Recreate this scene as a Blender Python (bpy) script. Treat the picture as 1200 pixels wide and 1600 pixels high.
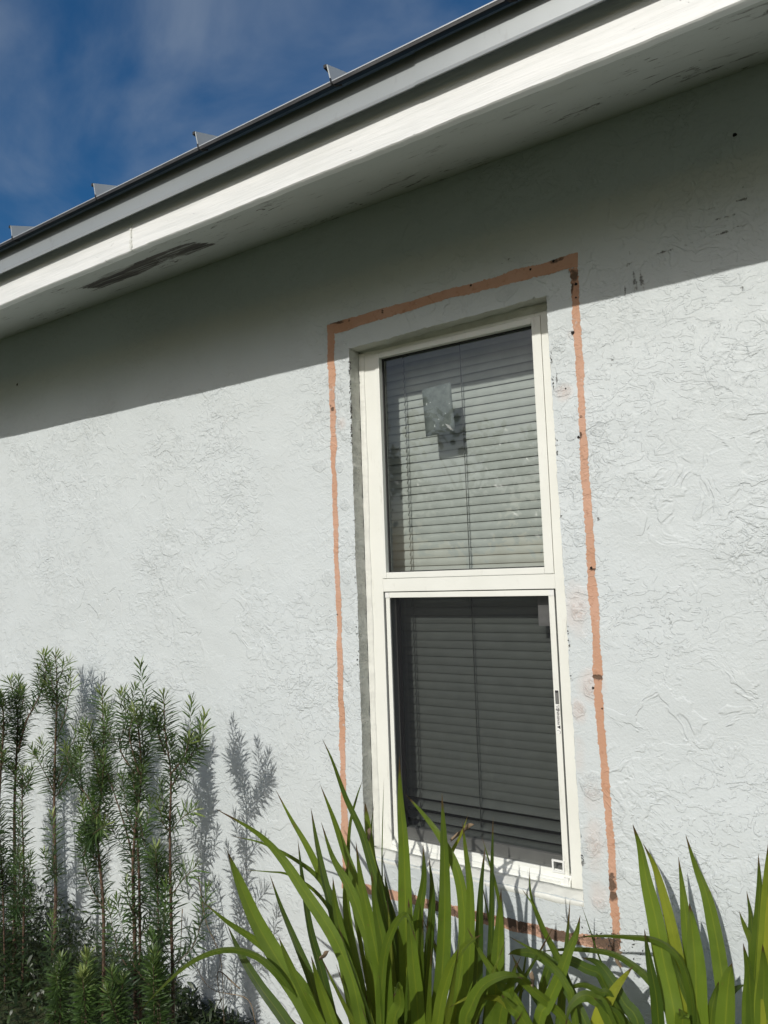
import bpy, bmesh, math, random
import numpy as np
from mathutils import Vector, Matrix
for o in list(bpy.data.objects): bpy.data.objects.remove(o)
S = bpy.context.scene
COL = S.collection
EYE = 1.55                                   # eye height above the ground
CAM_D = 1.9                                  # metres from the wall face (y = 0)
YAW, PITCH, ROLL = 0.55779074, 0.08556193, -0.03481504
F_PX = 1102.09                               # focal length in px of a 1200 x 1600 picture
# ------------------------------------------------------------------ camera
def cam_basis():
    cy, sy = math.cos(YAW), math.sin(YAW); cp, sp = math.cos(PITCH), math.sin(PITCH)
    f = Vector((-sy*cp, cy*cp, sp)); r = Vector((cy, sy, 0)); u = r.cross(f)
    c, s = math.cos(ROLL), math.sin(ROLL)
    return c*r + s*u, -s*r + c*u, f
CR, CU, CF = cam_basis()
CAM = Vector((0, -CAM_D, EYE))
cd = bpy.data.cameras.new('camera'); co = bpy.data.objects.new('camera', cd); COL.objects.link(co)
co.matrix_world = Matrix(((CR.x, CU.x, -CF.x, CAM.x), (CR.y, CU.y, -CF.y, CAM.y), (CR.z, CU.z, -CF.z, CAM.z), (0, 0, 0, 1)))
cd.sensor_fit = 'VERTICAL'; cd.sensor_height = 36; cd.lens = F_PX/1600*36
cd.clip_start = 0.05; cd.clip_end = 2000
S.camera = co
def at(x, y, Y):                             # picture point -> point of the plane y = Y
    v = CR*(x-600) - CU*(y-800) + CF*F_PX
    return CAM + v*((Y+CAM_D)/v.y)
# ------------------------------------------------------------------ light
SUN = Vector((-0.075, 1.0, -0.60)).normalized()          # direction the light travels
elev = math.asin(-SUN.z); az = math.atan2(-SUN.x, -SUN.y)
sl = bpy.data.lights.new('sun', 'SUN'); sl.energy = 3.05; sl.angle = math.radians(0.5); sl.color = (1.0, 0.965, 0.90)
so = bpy.data.objects.new('sun', sl); COL.objects.link(so)
so.rotation_euler = SUN.to_track_quat('-Z', 'Y').to_euler()
w = bpy.data.worlds.new('World'); S.world = w; w.use_nodes = True
nt = w.node_tree; N = nt.nodes; Lk = nt.links
for n in list(N): N.remove(n)
sky = N.new('ShaderNodeTexSky'); sky.sky_type = 'NISHITA'; sky.sun_disc = False
sky.sun_elevation = elev; sky.sun_rotation = az; sky.altitude = 0; sky.air_density = 1.0; sky.dust_density = 2.6; sky.ozone_density = 3.0
tc = N.new('ShaderNodeTexCoord'); mp = N.new('ShaderNodeMapping'); mp.inputs['Scale'].default_value = (1.0, 1.7, 2.6); mp.inputs['Rotation'].default_value = (0.3, 0.5, 0.4)
n1 = N.new('ShaderNodeTexNoise'); n1.inputs['Scale'].default_value = 1.7; n1.inputs['Detail'].default_value = 7; n1.inputs['Roughness'].default_value = 0.52; n1.inputs['Distortion'].default_value = 0.5
rp = N.new('ShaderNodeMapRange'); rp.interpolation_type = 'SMOOTHSTEP'; rp.inputs['From Min'].default_value = 0.40; rp.inputs['From Max'].default_value = 0.72; rp.inputs['To Max'].default_value = 0.38
mx = N.new('ShaderNodeMix'); mx.data_type = 'RGBA'; mx.inputs['B'].default_value = (5.2, 5.8, 6.4, 1)
bg = N.new('ShaderNodeBackground'); bg.inputs['Strength'].default_value = 0.085
wo = N.new('ShaderNodeOutputWorld')
Lk.new(tc.outputs['Generated'], mp.inputs[0]); Lk.new(mp.outputs[0], n1.inputs['Vector']); Lk.new(n1.outputs[0], rp.inputs[0])
Lk.new(rp.outputs[0], mx.inputs['Factor']); hs = N.new('ShaderNodeHueSaturation'); hs.inputs['Saturation'].default_value = 1.38; hs.inputs['Value'].default_value = 1.0; Lk.new(sky.outputs[0], hs.inputs['Color']); Lk.new(hs.outputs[0], mx.inputs['A']); Lk.new(mx.outputs['Result'], bg.inputs[0]); Lk.new(bg.outputs[0], wo.inputs[0])
S.view_settings.view_transform = 'Standard'; S.view_settings.look = 'None'; S.view_settings.exposure = 0; S.view_settings.gamma = 1
S.render.resolution_x, S.render.resolution_y = 768, 1024
S.render.engine = 'CYCLES'
try:
    S.cycles.max_bounces = 6; S.cycles.transparent_max_bounces = 10
except Exception: pass
# ------------------------------------------------------------------ node helper
class NB:
    def __init__(s, name):
        s.m = bpy.data.materials.new(name); s.m.use_nodes = True; s.t = s.m.node_tree
        s.b = s.t.nodes['Principled BSDF']; s.o = s.t.nodes['Material Output']; s._c = None
    def n(s, ty, **kw):
        x = s.t.nodes.new(ty)
        for k, v in kw.items():
            if hasattr(x, k): setattr(x, k, v)
        return x
    def link(s, a, b): s.t.links.new(a, b)
    def put(s, sock, v):
        if hasattr(v, 'is_linked') or isinstance(v, bpy.types.NodeSocket): s.link(v, sock)
        else: sock.default_value = v
    def coord(s):
        if s._c is None: s._c = s.n('ShaderNodeTexCoord').outputs['Object']
        return s._c
    def map(s, scale=(1, 1, 1), rot=(0, 0, 0), loc=(0, 0, 0), vec=None):
        x = s.n('ShaderNodeMapping'); s.link(vec or s.coord(), x.inputs[0])
        x.inputs['Scale'].default_value = scale; x.inputs['Rotation'].default_value = rot; x.inputs['Location'].default_value = loc
        return x.outputs[0]
    def noise(s, scale, detail=3, rough=.5, dist=0, vec=None):
        x = s.n('ShaderNodeTexNoise'); s.link(vec or s.coord(), x.inputs['Vector'])
        x.inputs['Scale'].default_value = scale; x.inputs['Detail'].default_value = detail
        x.inputs['Roughness'].default_value = rough; x.inputs['Distortion'].default_value = dist
        return x.outputs[0]
    def noisec(s, scale, detail=2, vec=None):
        x = s.n('ShaderNodeTexNoise'); s.link(vec or s.coord(), x.inputs['Vector'])
        x.inputs['Scale'].default_value = scale; x.inputs['Detail'].default_value = detail
        return x.outputs[1]
    def voro(s, scale, vec=None, feature='DISTANCE_TO_EDGE', rnd=1):
        x = s.n('ShaderNodeTexVoronoi'); x.feature = feature; s.link(vec or s.coord(), x.inputs['Vector']); x.inputs['Scale'].default_value = scale
        x.inputs['Randomness'].default_value = rnd
        return x.outputs['Distance']
    def ma(s, op, a, b=0.0, c=0.0):
        x = s.n('ShaderNodeMath'); x.operation = op
        for i, v in enumerate((a, b, c)): s.put(x.inputs[i], v)
        return x.outputs[0]
    def vadd(s, a, b, k):
        x = s.n('ShaderNodeVectorMath'); x.operation = 'MULTIPLY_ADD'; s.link(b, x.inputs[0]); x.inputs[1].default_value = (k, k, k); s.link(a, x.inputs[2])
        return x.outputs[0]
    def step(s, v, a, b, lo=0.0, hi=1.0):
        x = s.n('ShaderNodeMapRange'); x.interpolation_type = 'SMOOTHSTEP'; s.put(x.inputs[0], v)
        x.inputs[1].default_value = a; x.inputs[2].default_value = b; x.inputs[3].default_value = lo; x.inputs[4].default_value = hi
        return x.outputs[0]
    def mix(s, f, a, b):
        x = s.n('ShaderNodeMix'); x.data_type = 'RGBA'; s.put(x.inputs['Factor'], f)
        for k, v in (('A', a), ('B', b)):
            if isinstance(v, tuple): v = (v[0], v[1], v[2], 1)
            s.put(x.inputs[k], v)
        return x.outputs['Result']
    def attr(s, name, out='Fac'):
        x = s.n('ShaderNodeAttribute'); x.attribute_name = name
        return x.outputs[out]
    def bump(s, h, dist, strength=1.0):
        x = s.n('ShaderNodeBump'); s.link(h, x.inputs['Height']); x.inputs['Distance'].default_value = dist; x.inputs['Strength'].default_value = strength
        s.link(x.outputs[0], s.b.inputs['Normal']); return x
    def col(s, v):
        if isinstance(v, tuple): v = (v[0], v[1], v[2], 1)
        s.put(s.b.inputs['Base Color'], v)
    def rough(s, v): s.put(s.b.inputs['Roughness'], v)
def simple(name, c, r=.5, var=.08, sc=30, bump=0.0, metal=0.0, spec=None):
    b = NB(name); f = b.noise(sc, 4); d = tuple(x*(1-var*2) for x in c)
    b.col(b.mix(b.step(f, .3, .7), d, c)); b.rough(r); b.b.inputs['Metallic'].default_value = metal
    if spec is not None: b.b.inputs['Specular IOR Level'].default_value = spec
    if bump: b.bump(b.noise(sc*4, 3), bump)
    return b.m
# ------------------------------------------------------------------ object helpers
def tag(o, label=None, cat=None, group=None, kind=None):
    if label: o['label'] = label
    if cat: o['category'] = cat
    if group: o['group'] = group
    if kind: o['kind'] = kind
    return o
def empty(name, loc, label, cat, group=None):
    o = bpy.data.objects.new(name, None); COL.objects.link(o); o.location = loc; o.empty_display_size = .1
    return tag(o, label, cat, group)
def mesh_obj(name, V, F, mat, parent=None, smooth=False):
    me = bpy.data.meshes.new(name); me.from_pydata([tuple(v) for v in V], [], F); me.update()
    me.materials.append(mat)
    if smooth: me.polygons.foreach_set('use_smooth', [True]*len(me.polygons))
    o = bpy.data.objects.new(name, me); COL.objects.link(o)
    if parent is not None:
        o.parent = parent
        pl = parent_world(parent)
        me.transform(Matrix.Translation(-pl))
    return o
def parent_world(p):
    v = Vector((0, 0, 0))
    while p is not None: v = v + Vector(p.location); p = p.parent
    return v
class MB:
    def __init__(s): s.V = []; s.F = []
    def box(s, a, b):
        x0, y0, z0 = a; x1, y1, z1 = b; k = len(s.V)
        s.V += [(x0,y0,z0),(x1,y0,z0),(x1,y1,z0),(x0,y1,z0),(x0,y0,z1),(x1,y0,z1),(x1,y1,z1),(x0,y1,z1)]
        s.F += [tuple(k+i for i in f) for f in ((0,3,2,1),(4,5,6,7),(0,1,5,4),(1,2,6,5),(2,3,7,6),(3,0,4,7))]
        return s
    def prism_x(s, prof, x0, x1, seg=1):           # closed (y,z) profile swept along x
        n = len(prof); k = len(s.V)
        for i in range(seg+1):
            x = x0+(x1-x0)*i/seg
            s.V += [(x, p[0], p[1]) for p in prof]
        for i in range(seg):
            for j in range(n):
                a = k+i*n+j; b = k+i*n+(j+1) % n
                s.F.append((a, a+n, b+n, b))
        s.F.append(tuple(k+j for j in range(n))); s.F.append(tuple(k+seg*n+j for j in reversed(range(n))))
        return s
    def tube(s, pts, rad, n=6):
        k = len(s.V); m = len(pts); pts = [Vector(p) for p in pts]
        for i, p in enumerate(pts):
            d = (pts[min(i+1, m-1)]-pts[max(i-1, 0)]).normalized()
            a = d.cross(Vector((0, 1, .2))).normalized(); b = d.cross(a)
            r = rad[i] if isinstance(rad, (list, tuple)) else rad
            for j in range(n):
                t = 2*math.pi*j/n; s.V.append(tuple(p + (a*math.cos(t)+b*math.sin(t))*r))
        for i in range(m-1):
            for j in range(n):
                a0 = k+i*n+j; b0 = k+i*n+(j+1) % n
                s.F.append((a0, b0, b0+n, a0+n))
        s.F.append(tuple(k+j for j in reversed(range(n)))); s.F.append(tuple(k+(m-1)*n+j for j in range(n)))
        return s
    def build(s, name, mat, parent=None, smooth=False, bevel=0):
        o = mesh_obj(name, s.V, s.F, mat, parent, smooth)
        if bevel:
            bm = bmesh.new(); bm.from_mesh(o.data)
            bmesh.ops.bevel(bm, geom=[e for e in bm.edges], offset=bevel, segments=2, affect='EDGES', profile=.6)
            bm.to_mesh(o.data); bm.free()
        return o
def Z(z): return z+EYE
rng = np.random.default_rng(7); random.seed(7)
# ------------------------------------------------------------------ materials
def stucco(b, dab=None, amp=1.0):
    """height (0..1 about a 3 mm relief) and ridge mask of the skip-trowel plaster"""
    c = b.coord()
    wv = b.vadd(c, b.noisec(7, 2), .06)
    big = b.noise(2.3, 3, .5)
    A = b.noise(12, 3, .55, .8, vec=wv)
    m1 = b.step(big, .38, .58)
    m2 = b.step(b.noise(3.4, 4, .6, vec=b.map(loc=(5, 2, 1))), .42, .60)
    plat = b.ma('MULTIPLY', b.step(A, .485, .545), b.ma('MULTIPLY_ADD', m2, .74, .14))
    C = b.noise(31, 3, .55, 1.5, vec=wv)
    sq = b.ma('MULTIPLY', b.step(C, .51, .585), b.ma('MULTIPLY_ADD', b.ma('MULTIPLY', m1, m2), .95, .08))
    G = b.noise(19, 3, .55, 2.0, vec=b.map(scale=(1, 1, 1.5), rot=(0, .5, 0), loc=(1, 4, 2)))
    sr = b.ma('MULTIPLY', b.step(G, .53, .58), b.ma('MULTIPLY_ADD', m1, .75, .10))
    e = b.voro(5.0, vec=b.vadd(c, b.noisec(13, 4), .16))
    crack = b.ma('MULTIPLY', b.step(e, .0, .04, 1, 0), b.step(b.noise(3.1, 2, .5, vec=b.map(loc=(9, 4, 2))), .52, .66))
    fine = b.noise(150, 4, .6)
    h = b.ma('ADD', b.ma('MULTIPLY', plat, .42), b.ma('MULTIPLY', sq, .21))
    h = b.ma('ADD', h, b.ma('MULTIPLY', sr, .26))
    h = b.ma('ADD', h, b.ma('MULTIPLY', crack, .12))
    h = b.ma('ADD', h, b.ma('MULTIPLY', fine, .25))
    h = b.ma('ADD', h, b.ma('MULTIPLY', b.noise(9, 2), .8))
    grime = b.ma('MULTIPLY', b.step(b.ma('ABSOLUTE', b.ma('SUBTRACT', A, .50)), 0, .012, 1, 0), m2)
    if dab is not None:
        D = b.noise(44, 3, .6, 1.6)
        dn = b.ma('ADD', dab, b.ma('MULTIPLY', b.ma('SUBTRACT', b.noise(32, 3, .6), .5), .95))
        ds = b.ma('MULTIPLY', b.step(b.ma('ABSOLUTE', b.ma('SUBTRACT', D, .5)), 0.0, .06, 1, 0), b.ma('MULTIPLY', b.step(dn, .15, .6), b.step(dab, .02, .3)))
        rim = b.ma('MULTIPLY', b.step(dn, .25, .36), b.step(dab, .01, .1))
        h = b.ma('ADD', h, b.ma('MULTIPLY', ds, .14)); h = b.ma('ADD', h, b.ma('MULTIPLY', rim, .24))
        return h, grime, ds
    return h, grime, None
def mat_wall():
    b = NB('painted_stucco')
    dab = b.attr('dab'); stain = b.attr('stain'); pink = b.attr('pink')
    h, g, ds = stucco(b, dab)
    base = b.mix(b.step(b.noise(1.1, 4, .6), .3, .7), (.562, .603, .608), (.595, .640, .653))
    base = b.mix(b.ma('MULTIPLY', b.step(b.noise(6, 4, .6), .5, .75), .07), base, (.52, .53, .50))
    base = b.mix(b.ma('MULTIPLY', b.step(b.ma('ADD', pink, b.ma('MULTIPLY', b.ma('SUBTRACT', b.noise(26, 3), .5), .6)), .25, .8), .5), base, (.60, .52, .48))
    base = b.mix(b.ma('MULTIPLY', g, .02), base, (.40, .40, .37))
    base = b.mix(b.ma('MULTIPLY', b.ma('MULTIPLY', ds, b.step(pink, .1, .8)), .25), base, (.50, .32, .25))
    pass
    st = b.step(b.ma('ADD', stain, b.ma('MULTIPLY', b.ma('SUBTRACT', b.noise(70, 4, .7), .5), 1.5)), .36, .62)
    base = b.mix(b.ma('MULTIPLY', st, .8), base, (.085, .08, .07))
    b.col(base); b.rough(b.step(b.noise(40, 3), .3, .7, .48, .66)); b.b.inputs['Specular IOR Level'].default_value = .35
    h = b.ma('SUBTRACT', h, b.ma('MULTIPLY', st, .3))
    b.bump(h, .0047, 1.0)
    return b.m
def mat_stripe():
    b = NB('bare_orange_paint')
    h, g, _ = stucco(b)
    base = b.mix(b.step(b.noise(5, 3), .3, .7), (.50, .285, .185), (.56, .345, .25))
    base = b.mix(b.ma('MULTIPLY', b.step(b.noise(60, 4, .7), .55, .7), .5), base, (.34, .16, .09))
    fl = b.step(b.noise(21, 6, .75, vec=b.map(loc=(2, 2, 2))), .60, .67); base = b.mix(b.ma('MULTIPLY', fl, .8), base, (.56, .58, .57))
    gr = b.attr('grime')
    k = b.step(b.ma('ADD', gr, b.ma('MULTIPLY', b.ma('SUBTRACT', b.noise(55, 4, .75), .5), 1.6)), .45, .85)
    base = b.mix(b.ma('MULTIPLY', k, .85), base, (.075, .055, .04))
    b.col(base); b.rough(.75); b.b.inputs['Specular IOR Level'].default_value = .2
    b.bump(b.ma('SUBTRACT', h, k), .003)
    return b.m
def mat_reveal():
    b = NB('rough_reveal_plaster')
    b.col(b.mix(b.step(b.noise(14, 4, .6), .35, .7), (.58, .58, .53), (.66, .67, .62))); b.rough(.6)
    h = b.ma('ADD', b.noise(25, 4, .6), b.ma('MULTIPLY', b.step(b.noise(45, 3, .5, 1.5), .5, .54), .4)); b.bump(h, .004)
    return b.m
def mat_soffit():
    b = NB('painted_soffit')
    peel = b.attr('peel'); str_ = b.map(scale=(.18, 1, 1))
    n = b.noise(70, 5, .75, .6, vec=b.map(scale=(.12, 1, 1)))
    pk = b.step(b.ma('ADD', peel, b.ma('MULTIPLY', b.ma('SUBTRACT', n, .5), 3.4)), .42, .62)
    nn = b.noise(30, 5, .7, .8, vec=b.map(scale=(.35, 1.0, 1), rot=(0, 0, .25)))
    spk = b.ma('MULTIPLY', b.step(nn, .585, .62), b.step(b.noise(3.0, 3), .50, .60))
    base = b.mix(b.step(b.noise(2.2, 4), .3, .7), (.47, .49, .46), (.52, .545, .52))
    wood = b.mix(b.step(b.noise(60, 4, .7, vec=b.map(scale=(.08, 1, 1))), .35, .65), (.016, .013, .011), (.10, .088, .075))
    rem = b.step(b.noise(24, 4, .65, .5, vec=b.map(scale=(.12, 1, 1), loc=(3, 3, 3))), .50, .56); wood = b.mix(b.ma('MULTIPLY', rem, .75), wood, (.36, .37, .34))
    base = b.mix(pk, base, wood)
    base = b.mix(b.ma('MULTIPLY', spk, .85), base, (.08, .07, .055))
    b.col(base); b.rough(.6)
    h = b.ma('SUBTRACT', b.ma('MULTIPLY', b.noise(40, 3), .3), b.ma('ADD', pk, spk)); b.bump(h, .0015)
    return b.m
def mat_fascia():
    b = NB('white_painted_board')
    v = b.map(scale=(.06, 1, 1)); n = b.noise(70, 5, .65, .3, vec=v); n2 = b.noise(9, 3, .5, vec=b.map(scale=(.5, 1, 1)))
    base = b.mix(b.step(n, .3, .7), (.70, .715, .70), (.79, .80, .785))
    base = b.mix(b.ma('MULTIPLY', b.step(n2, .55, .75), .3), base, (.63, .64, .61))
    crk = b.step(b.noise(38, 4, .7, 1.5, vec=b.map(scale=(.4, 1, 1))), .70, .73)
    base = b.mix(b.ma('MULTIPLY', crk, .6), base, (.28, .27, .25))
    b.col(base); b.rough(.5); b.bump(b.ma('SUBTRACT', b.ma('ADD', n, b.ma('MULTIPLY', n2, 1.2)), crk), .0022)
    return b.m
def mat_metal():
    b = NB('grey_painted_metal')
    n = b.noise(3, 4, vec=b.map(scale=(.4, 1, 1)))
    base = b.mix(b.step(n, .3, .7), (.285, .31, .315), (.33, .355, .36))
    dr = b.ma('MULTIPLY', b.step(b.noise(45, 4, .7, vec=b.map(scale=(1, .3, .3))), .56, .75), .25)
    b.col(b.mix(dr, base, (.16, .16, .15))); b.rough(.42); b.b.inputs['Metallic'].default_value = .25
    b.bump(b.noise(5, 2), .002)
    return b.m
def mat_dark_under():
    b = NB('shaded_grimy_metal')
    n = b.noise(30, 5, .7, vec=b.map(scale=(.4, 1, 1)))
    b.col(b.mix(b.step(n, .35, .72), (.010, .010, .010), (.045, .045, .044))); b.rough(.6)  # near-black: grime, plus the shade under the panel edge put into the colour
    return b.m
def mat_vinyl():
    b = NB('cream_window_vinyl')
    n = b.noise(7, 4); d = b.noise(30, 5, .7, vec=b.map(scale=(1, 1, .25)))
    base = b.mix(b.step(n, .3, .7), (.745, .757, .705), (.785, .797, .75))
    base = b.mix(b.ma('MULTIPLY', b.step(d, .58, .72), .32), base, (.42, .40, .34))
    b.col(base); b.rough(.38); b.bump(b.noise(60, 2), .0003)
    return b.m
def mat_glass():
    b = NB('window_glass')
    t = b.n('ShaderNodeBsdfTransparent'); t.inputs[0].default_value = (.74, .78, .77, 1)
    g = b.n('ShaderNodeBsdfGlossy'); g.inputs['Roughness'].default_value = .0
    lw = b.n('ShaderNodeLayerWeight'); fr = b.ma('MULTIPLY_ADD', b.ma('POWER', lw.outputs['Facing'], 4.0), .85, .085)
    d = b.n('ShaderNodeBsdfDiffuse'); d.inputs[0].default_value = (.5, .52, .52, 1)
    m = b.n('ShaderNodeMixShader'); b.link(fr, m.inputs[0]); b.link(t.outputs[0], m.inputs[1]); b.link(g.outputs[0], m.inputs[2])
    m2 = b.n('ShaderNodeMixShader'); b.link(b.step(b.noise(9, 4, .6), .35, .75, .004, .028), m2.inputs[0]); b.link(m.outputs[0], m2.inputs[1]); b.link(d.outputs[0], m2.inputs[2])
    b.link(m2.outputs[0], b.o.inputs[0]); b.t.nodes.remove(b.b)
    return b.m
def mat_screen():
    b = NB('insect_screen_mesh')
    t = b.n('ShaderNodeBsdfTransparent'); d = b.n('ShaderNodeBsdfDiffuse'); d.inputs[0].default_value = (.018, .019, .021, 1)
    v = b.map(scale=(1, 1, 1))
    wx = b.n('ShaderNodeTexWave'); wx.bands_direction = 'X'; wx.inputs['Scale'].default_value = 200; b.link(v, wx.inputs['Vector'])
    wz = b.n('ShaderNodeTexWave'); wz.bands_direction = 'Z'; wz.inputs['Scale'].default_value = 200; b.link(v, wz.inputs['Vector'])
    f = b.ma('MAXIMUM', wx.outputs['Fac'], wz.outputs['Fac'])
    f = b.step(f, .55, .95, .36, .76)
    m = b.n('ShaderNodeMixShader'); b.link(f, m.inputs[0]); b.link(t.outputs[0], m.inputs[1]); b.link(d.outputs[0], m.inputs[2])
    b.link(m.outputs[0], b.o.inputs[0]); b.t.nodes.remove(b.b)
    return b.m
def mat_leaf(name, dark, light, yellow, veins=True, trans=.22):
    b = NB(name)
    tone = b.attr('tone'); t = b.attr('along'); u = b.attr('across')
    c = b.mix(b.step(tone, 0, .6), dark, light); c = b.mix(b.step(tone, .6, 1.0), c, yellow)
    n = b.noise(12, 4, .6); c = b.mix(b.ma('MULTIPLY', b.step(n, .45, .75), .35), c, dark)
    h = n
    if veins:
        vw = b.ma('SINE', b.ma('MULTIPLY', u, 62.0)); c = b.mix(b.step(vw, -.2, 1, 0, .32), c, dark)
        ce = b.step(b.ma('ABSOLUTE', u), 0, .12, 1, 0); c = b.mix(b.ma('MULTIPLY', ce, .3), c, yellow)
        h = b.ma('MULTIPLY', vw, .5)
        tip = b.step(b.ma('ADD', t, b.ma('MULTIPLY', b.noise(40, 3), .05)),   .945, .985); c = b.mix(tip, c, (.10, .05, .025))
        sp = b.step(b.noise(48, 3, .6), .69, .73); c = b.mix(b.ma('MULTIPLY', sp, .55), c, (.20, .14, .04))
    b.col(c); b.rough(b.step(b.noise(22, 3), .3, .7, .36, .56) if veins else .42)
    b.b.inputs['Specular IOR Level'].default_value = .5
    b.bump(h, .0006 if veins else .0002)
    tr = b.n('ShaderNodeBsdfTranslucent'); tcx = b.mix(.55, c, yellow); b.link(tcx, tr.inputs[0])
    m = b.n('ShaderNodeMixShader'); m.inputs[0].default_value = trans; b.link(b.b.outputs[0], m.inputs[1]); b.link(tr.outputs[0], m.inputs[2])
    b.link(m.outputs[0], b.o.inputs[0])
    return b.m
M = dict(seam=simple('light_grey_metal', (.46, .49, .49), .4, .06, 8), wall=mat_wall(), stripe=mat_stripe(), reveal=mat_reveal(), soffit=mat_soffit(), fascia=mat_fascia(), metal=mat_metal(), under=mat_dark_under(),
         vinyl=mat_vinyl(), glass=mat_glass(), screen=mat_screen(),
         caulk=simple('white_caulk', (.74, .75, .70), .45, .06, 25, .0015),
         gasket=simple('black_gasket', (.012, .012, .013), .5, .1),
         slat=simple('blind_slat', (.58, .59, .56), .4, .05, 18, spec=.5),
         cord=simple('grey_cord', (.16, .16, .155), .8, .2, 90),
         room=simple('dark_room', (.05, .05, .052), .9, .1, 2),
         gray_rail=simple('white_sash_plastic', (.55, .56, .53), .45, .05, 20),
         crumb=simple('dark_old_caulk', (.10, .10, .095), .9, .3, 60),
         hole=simple('screw_hole_dark', (.018, .014, .012), .9, .3, 60),
         white=simple('bright_white_plastic', (.80, .81, .79), .35, .03, 20),
         ink=simple('black_print', (.02, .02, .025), .5, .1),
         bark=simple('reddish_brown_bark', (.14, .085, .055), .85, .3, 60, .002),
         dry=simple('dry_twig', (.26, .19, .12), .9, .25, 40, .001),
         strap=mat_leaf('strap_leaf', (.036, .082, .012), (.155, .235, .022), (.36, .39, .035)),
         pod=mat_leaf('needle_leaf', (.022, .050, .016), (.080, .145, .034), (.26, .32, .09), False, .22),
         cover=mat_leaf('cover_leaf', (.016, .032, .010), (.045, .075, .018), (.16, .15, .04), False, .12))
def mat_ground():
    b = NB('lawn_soil')
    n = b.noise(4, 6, .65); g = b.noise(60, 5, .7)
    c = b.mix(b.step(n, .35, .65), (.040, .062, .018), (.075, .085, .030)); c = b.mix(b.step(g, .5, .75), c, (.085, .068, .042))
    b.col(c); b.rough(.95); b.bump(g, .03); return b.m
def mat_film():
    b = NB('translucent_film')
    n = b.noise(35, 4, .6); sp = b.step(b.noise(70, 2, .5), .71, .73)
    c = b.mix(b.step(n, .3, .7), (.15, .165, .16), (.24, .26, .25)); c = b.mix(sp, c, (.8, .8, .8)); b.col(c); b.rough(.6); return b.m
# ------------------------------------------------------------------ the setting
gm = MB(); nseg = 1
xs = [-400, -40, -12, -6, -3.6, -2.8, -2, -1.2, 0, 3, 12, 60, 400]; ys = [-400, -60, -12, -4, -2, -1, -.5, 0.12, 4, 20, 80, 400]
V = []
for y in ys:
    for x in xs: V.append((x, y, 0.0))
F = [(j*len(xs)+i, j*len(xs)+i+1, (j+1)*len(xs)+i+1, (j+1)*len(xs)+i) for j in range(len(ys)-1) for i in range(len(xs)-1)]
ground = mesh_obj('ground', V, F, mat_ground()); tag(ground, 'patchy lawn and soil in front of the house wall', 'ground', kind='structure')
# ------------------------------------------------------------------ the house
house = empty('house', (-1.0, 0, 0), 'single-storey house with pale stucco wall, white fascia and grey metal roof', 'house')
OXL, OZT, OZB = -1.2985, Z(.757), Z(-.878)
def oxr(z): return -.6145 - .0066*(z-EYE)
def seg(a, b, st):
    n = max(1, int(round(abs(b-a)/st))); return list(np.linspace(a, b, n+1))[:-1]
gx = seg(-10, -3.7, .3) + seg(-3.7, OXL, .006) + seg(OXL, -.6145, .006) + seg(-.6145, .45, .006) + seg(.45, 4, .3) + [4.0]
gz = seg(0, OZB, .01) + seg(OZB, OZT, .006) + seg(OZT, Z(1.207), .008) + [Z(1.207)] + [Z(1.26)]
gx = np.array(gx); gz = np.array(gz); NX, NZ = len(gx), len(gz)
ixl = int(np.argmin(abs(gx-OXL))); ixr = int(np.argmin(abs(gx+.6145))); izb = int(np.argmin(abs(gz-OZB))); izt = int(np.argmin(abs(gz-OZT)))
XX, ZZ = np.meshgrid(gx, gz)
def fbm(x, z, s, seed):
    r = np.random.default_rng(seed); v = np.zeros_like(x)
    for k in range(7):
        f = s*(1+k*.55); a = r.uniform(0, 6.28); p = r.uniform(0, 6.28)
        v += np.sin((x*np.cos(a)+z*np.sin(a))*f+p)/(1+k*.5)
    return v
YY = 0.0012*fbm(XX, ZZ, 5.0, 1) + .0005*fbm(XX, ZZ, 17.0, 2)
# rough opening edge
PX = XX.copy(); PZ = ZZ.copy()
jit = lambda n, s: (rng.normal(0, 1, n)*.5 + np.convolve(rng.normal(0, 1, n+8), np.ones(9)/3, 'valid')*.5)*s
rows = slice(izb, izt+1); cols = slice(ixl, ixr+1)
PX[rows, ixl] += jit(izt-izb+1, .0016)
PX[rows, ixr] = np.array([oxr(z) for z in gz[rows]]) + jit(izt-izb+1, .0014)
PZ[izt, cols] += np.linspace(-.010, .008, ixr-ixl+1) + jit(ixr-ixl+1, .0016)
PZ[izb, cols] += jit(ixr-ixl+1, .001)
near = (XX > -3.7) & (XX < .45)
dab = np.zeros_like(XX); stain = np.zeros_like(XX); pink = np.zeros_like(XX)
def blob(A, px, py, rx, rz, v=1.0, ang=0.0):
    p = at(px, py, 0); dx = XX-p.x; dz = ZZ-p.z; c, s = math.cos(ang), math.sin(ang)
    u = (dx*c+dz*s)/rx; w_ = (-dx*s+dz*c)/rz; d = np.sqrt(u*u+w_*w_)
    np.maximum(A, np.clip(1.3-d, 0, 1)/1.3*v*1.3 if False else np.clip(1.25-d, 0, 1)*v, out=A)
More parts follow.
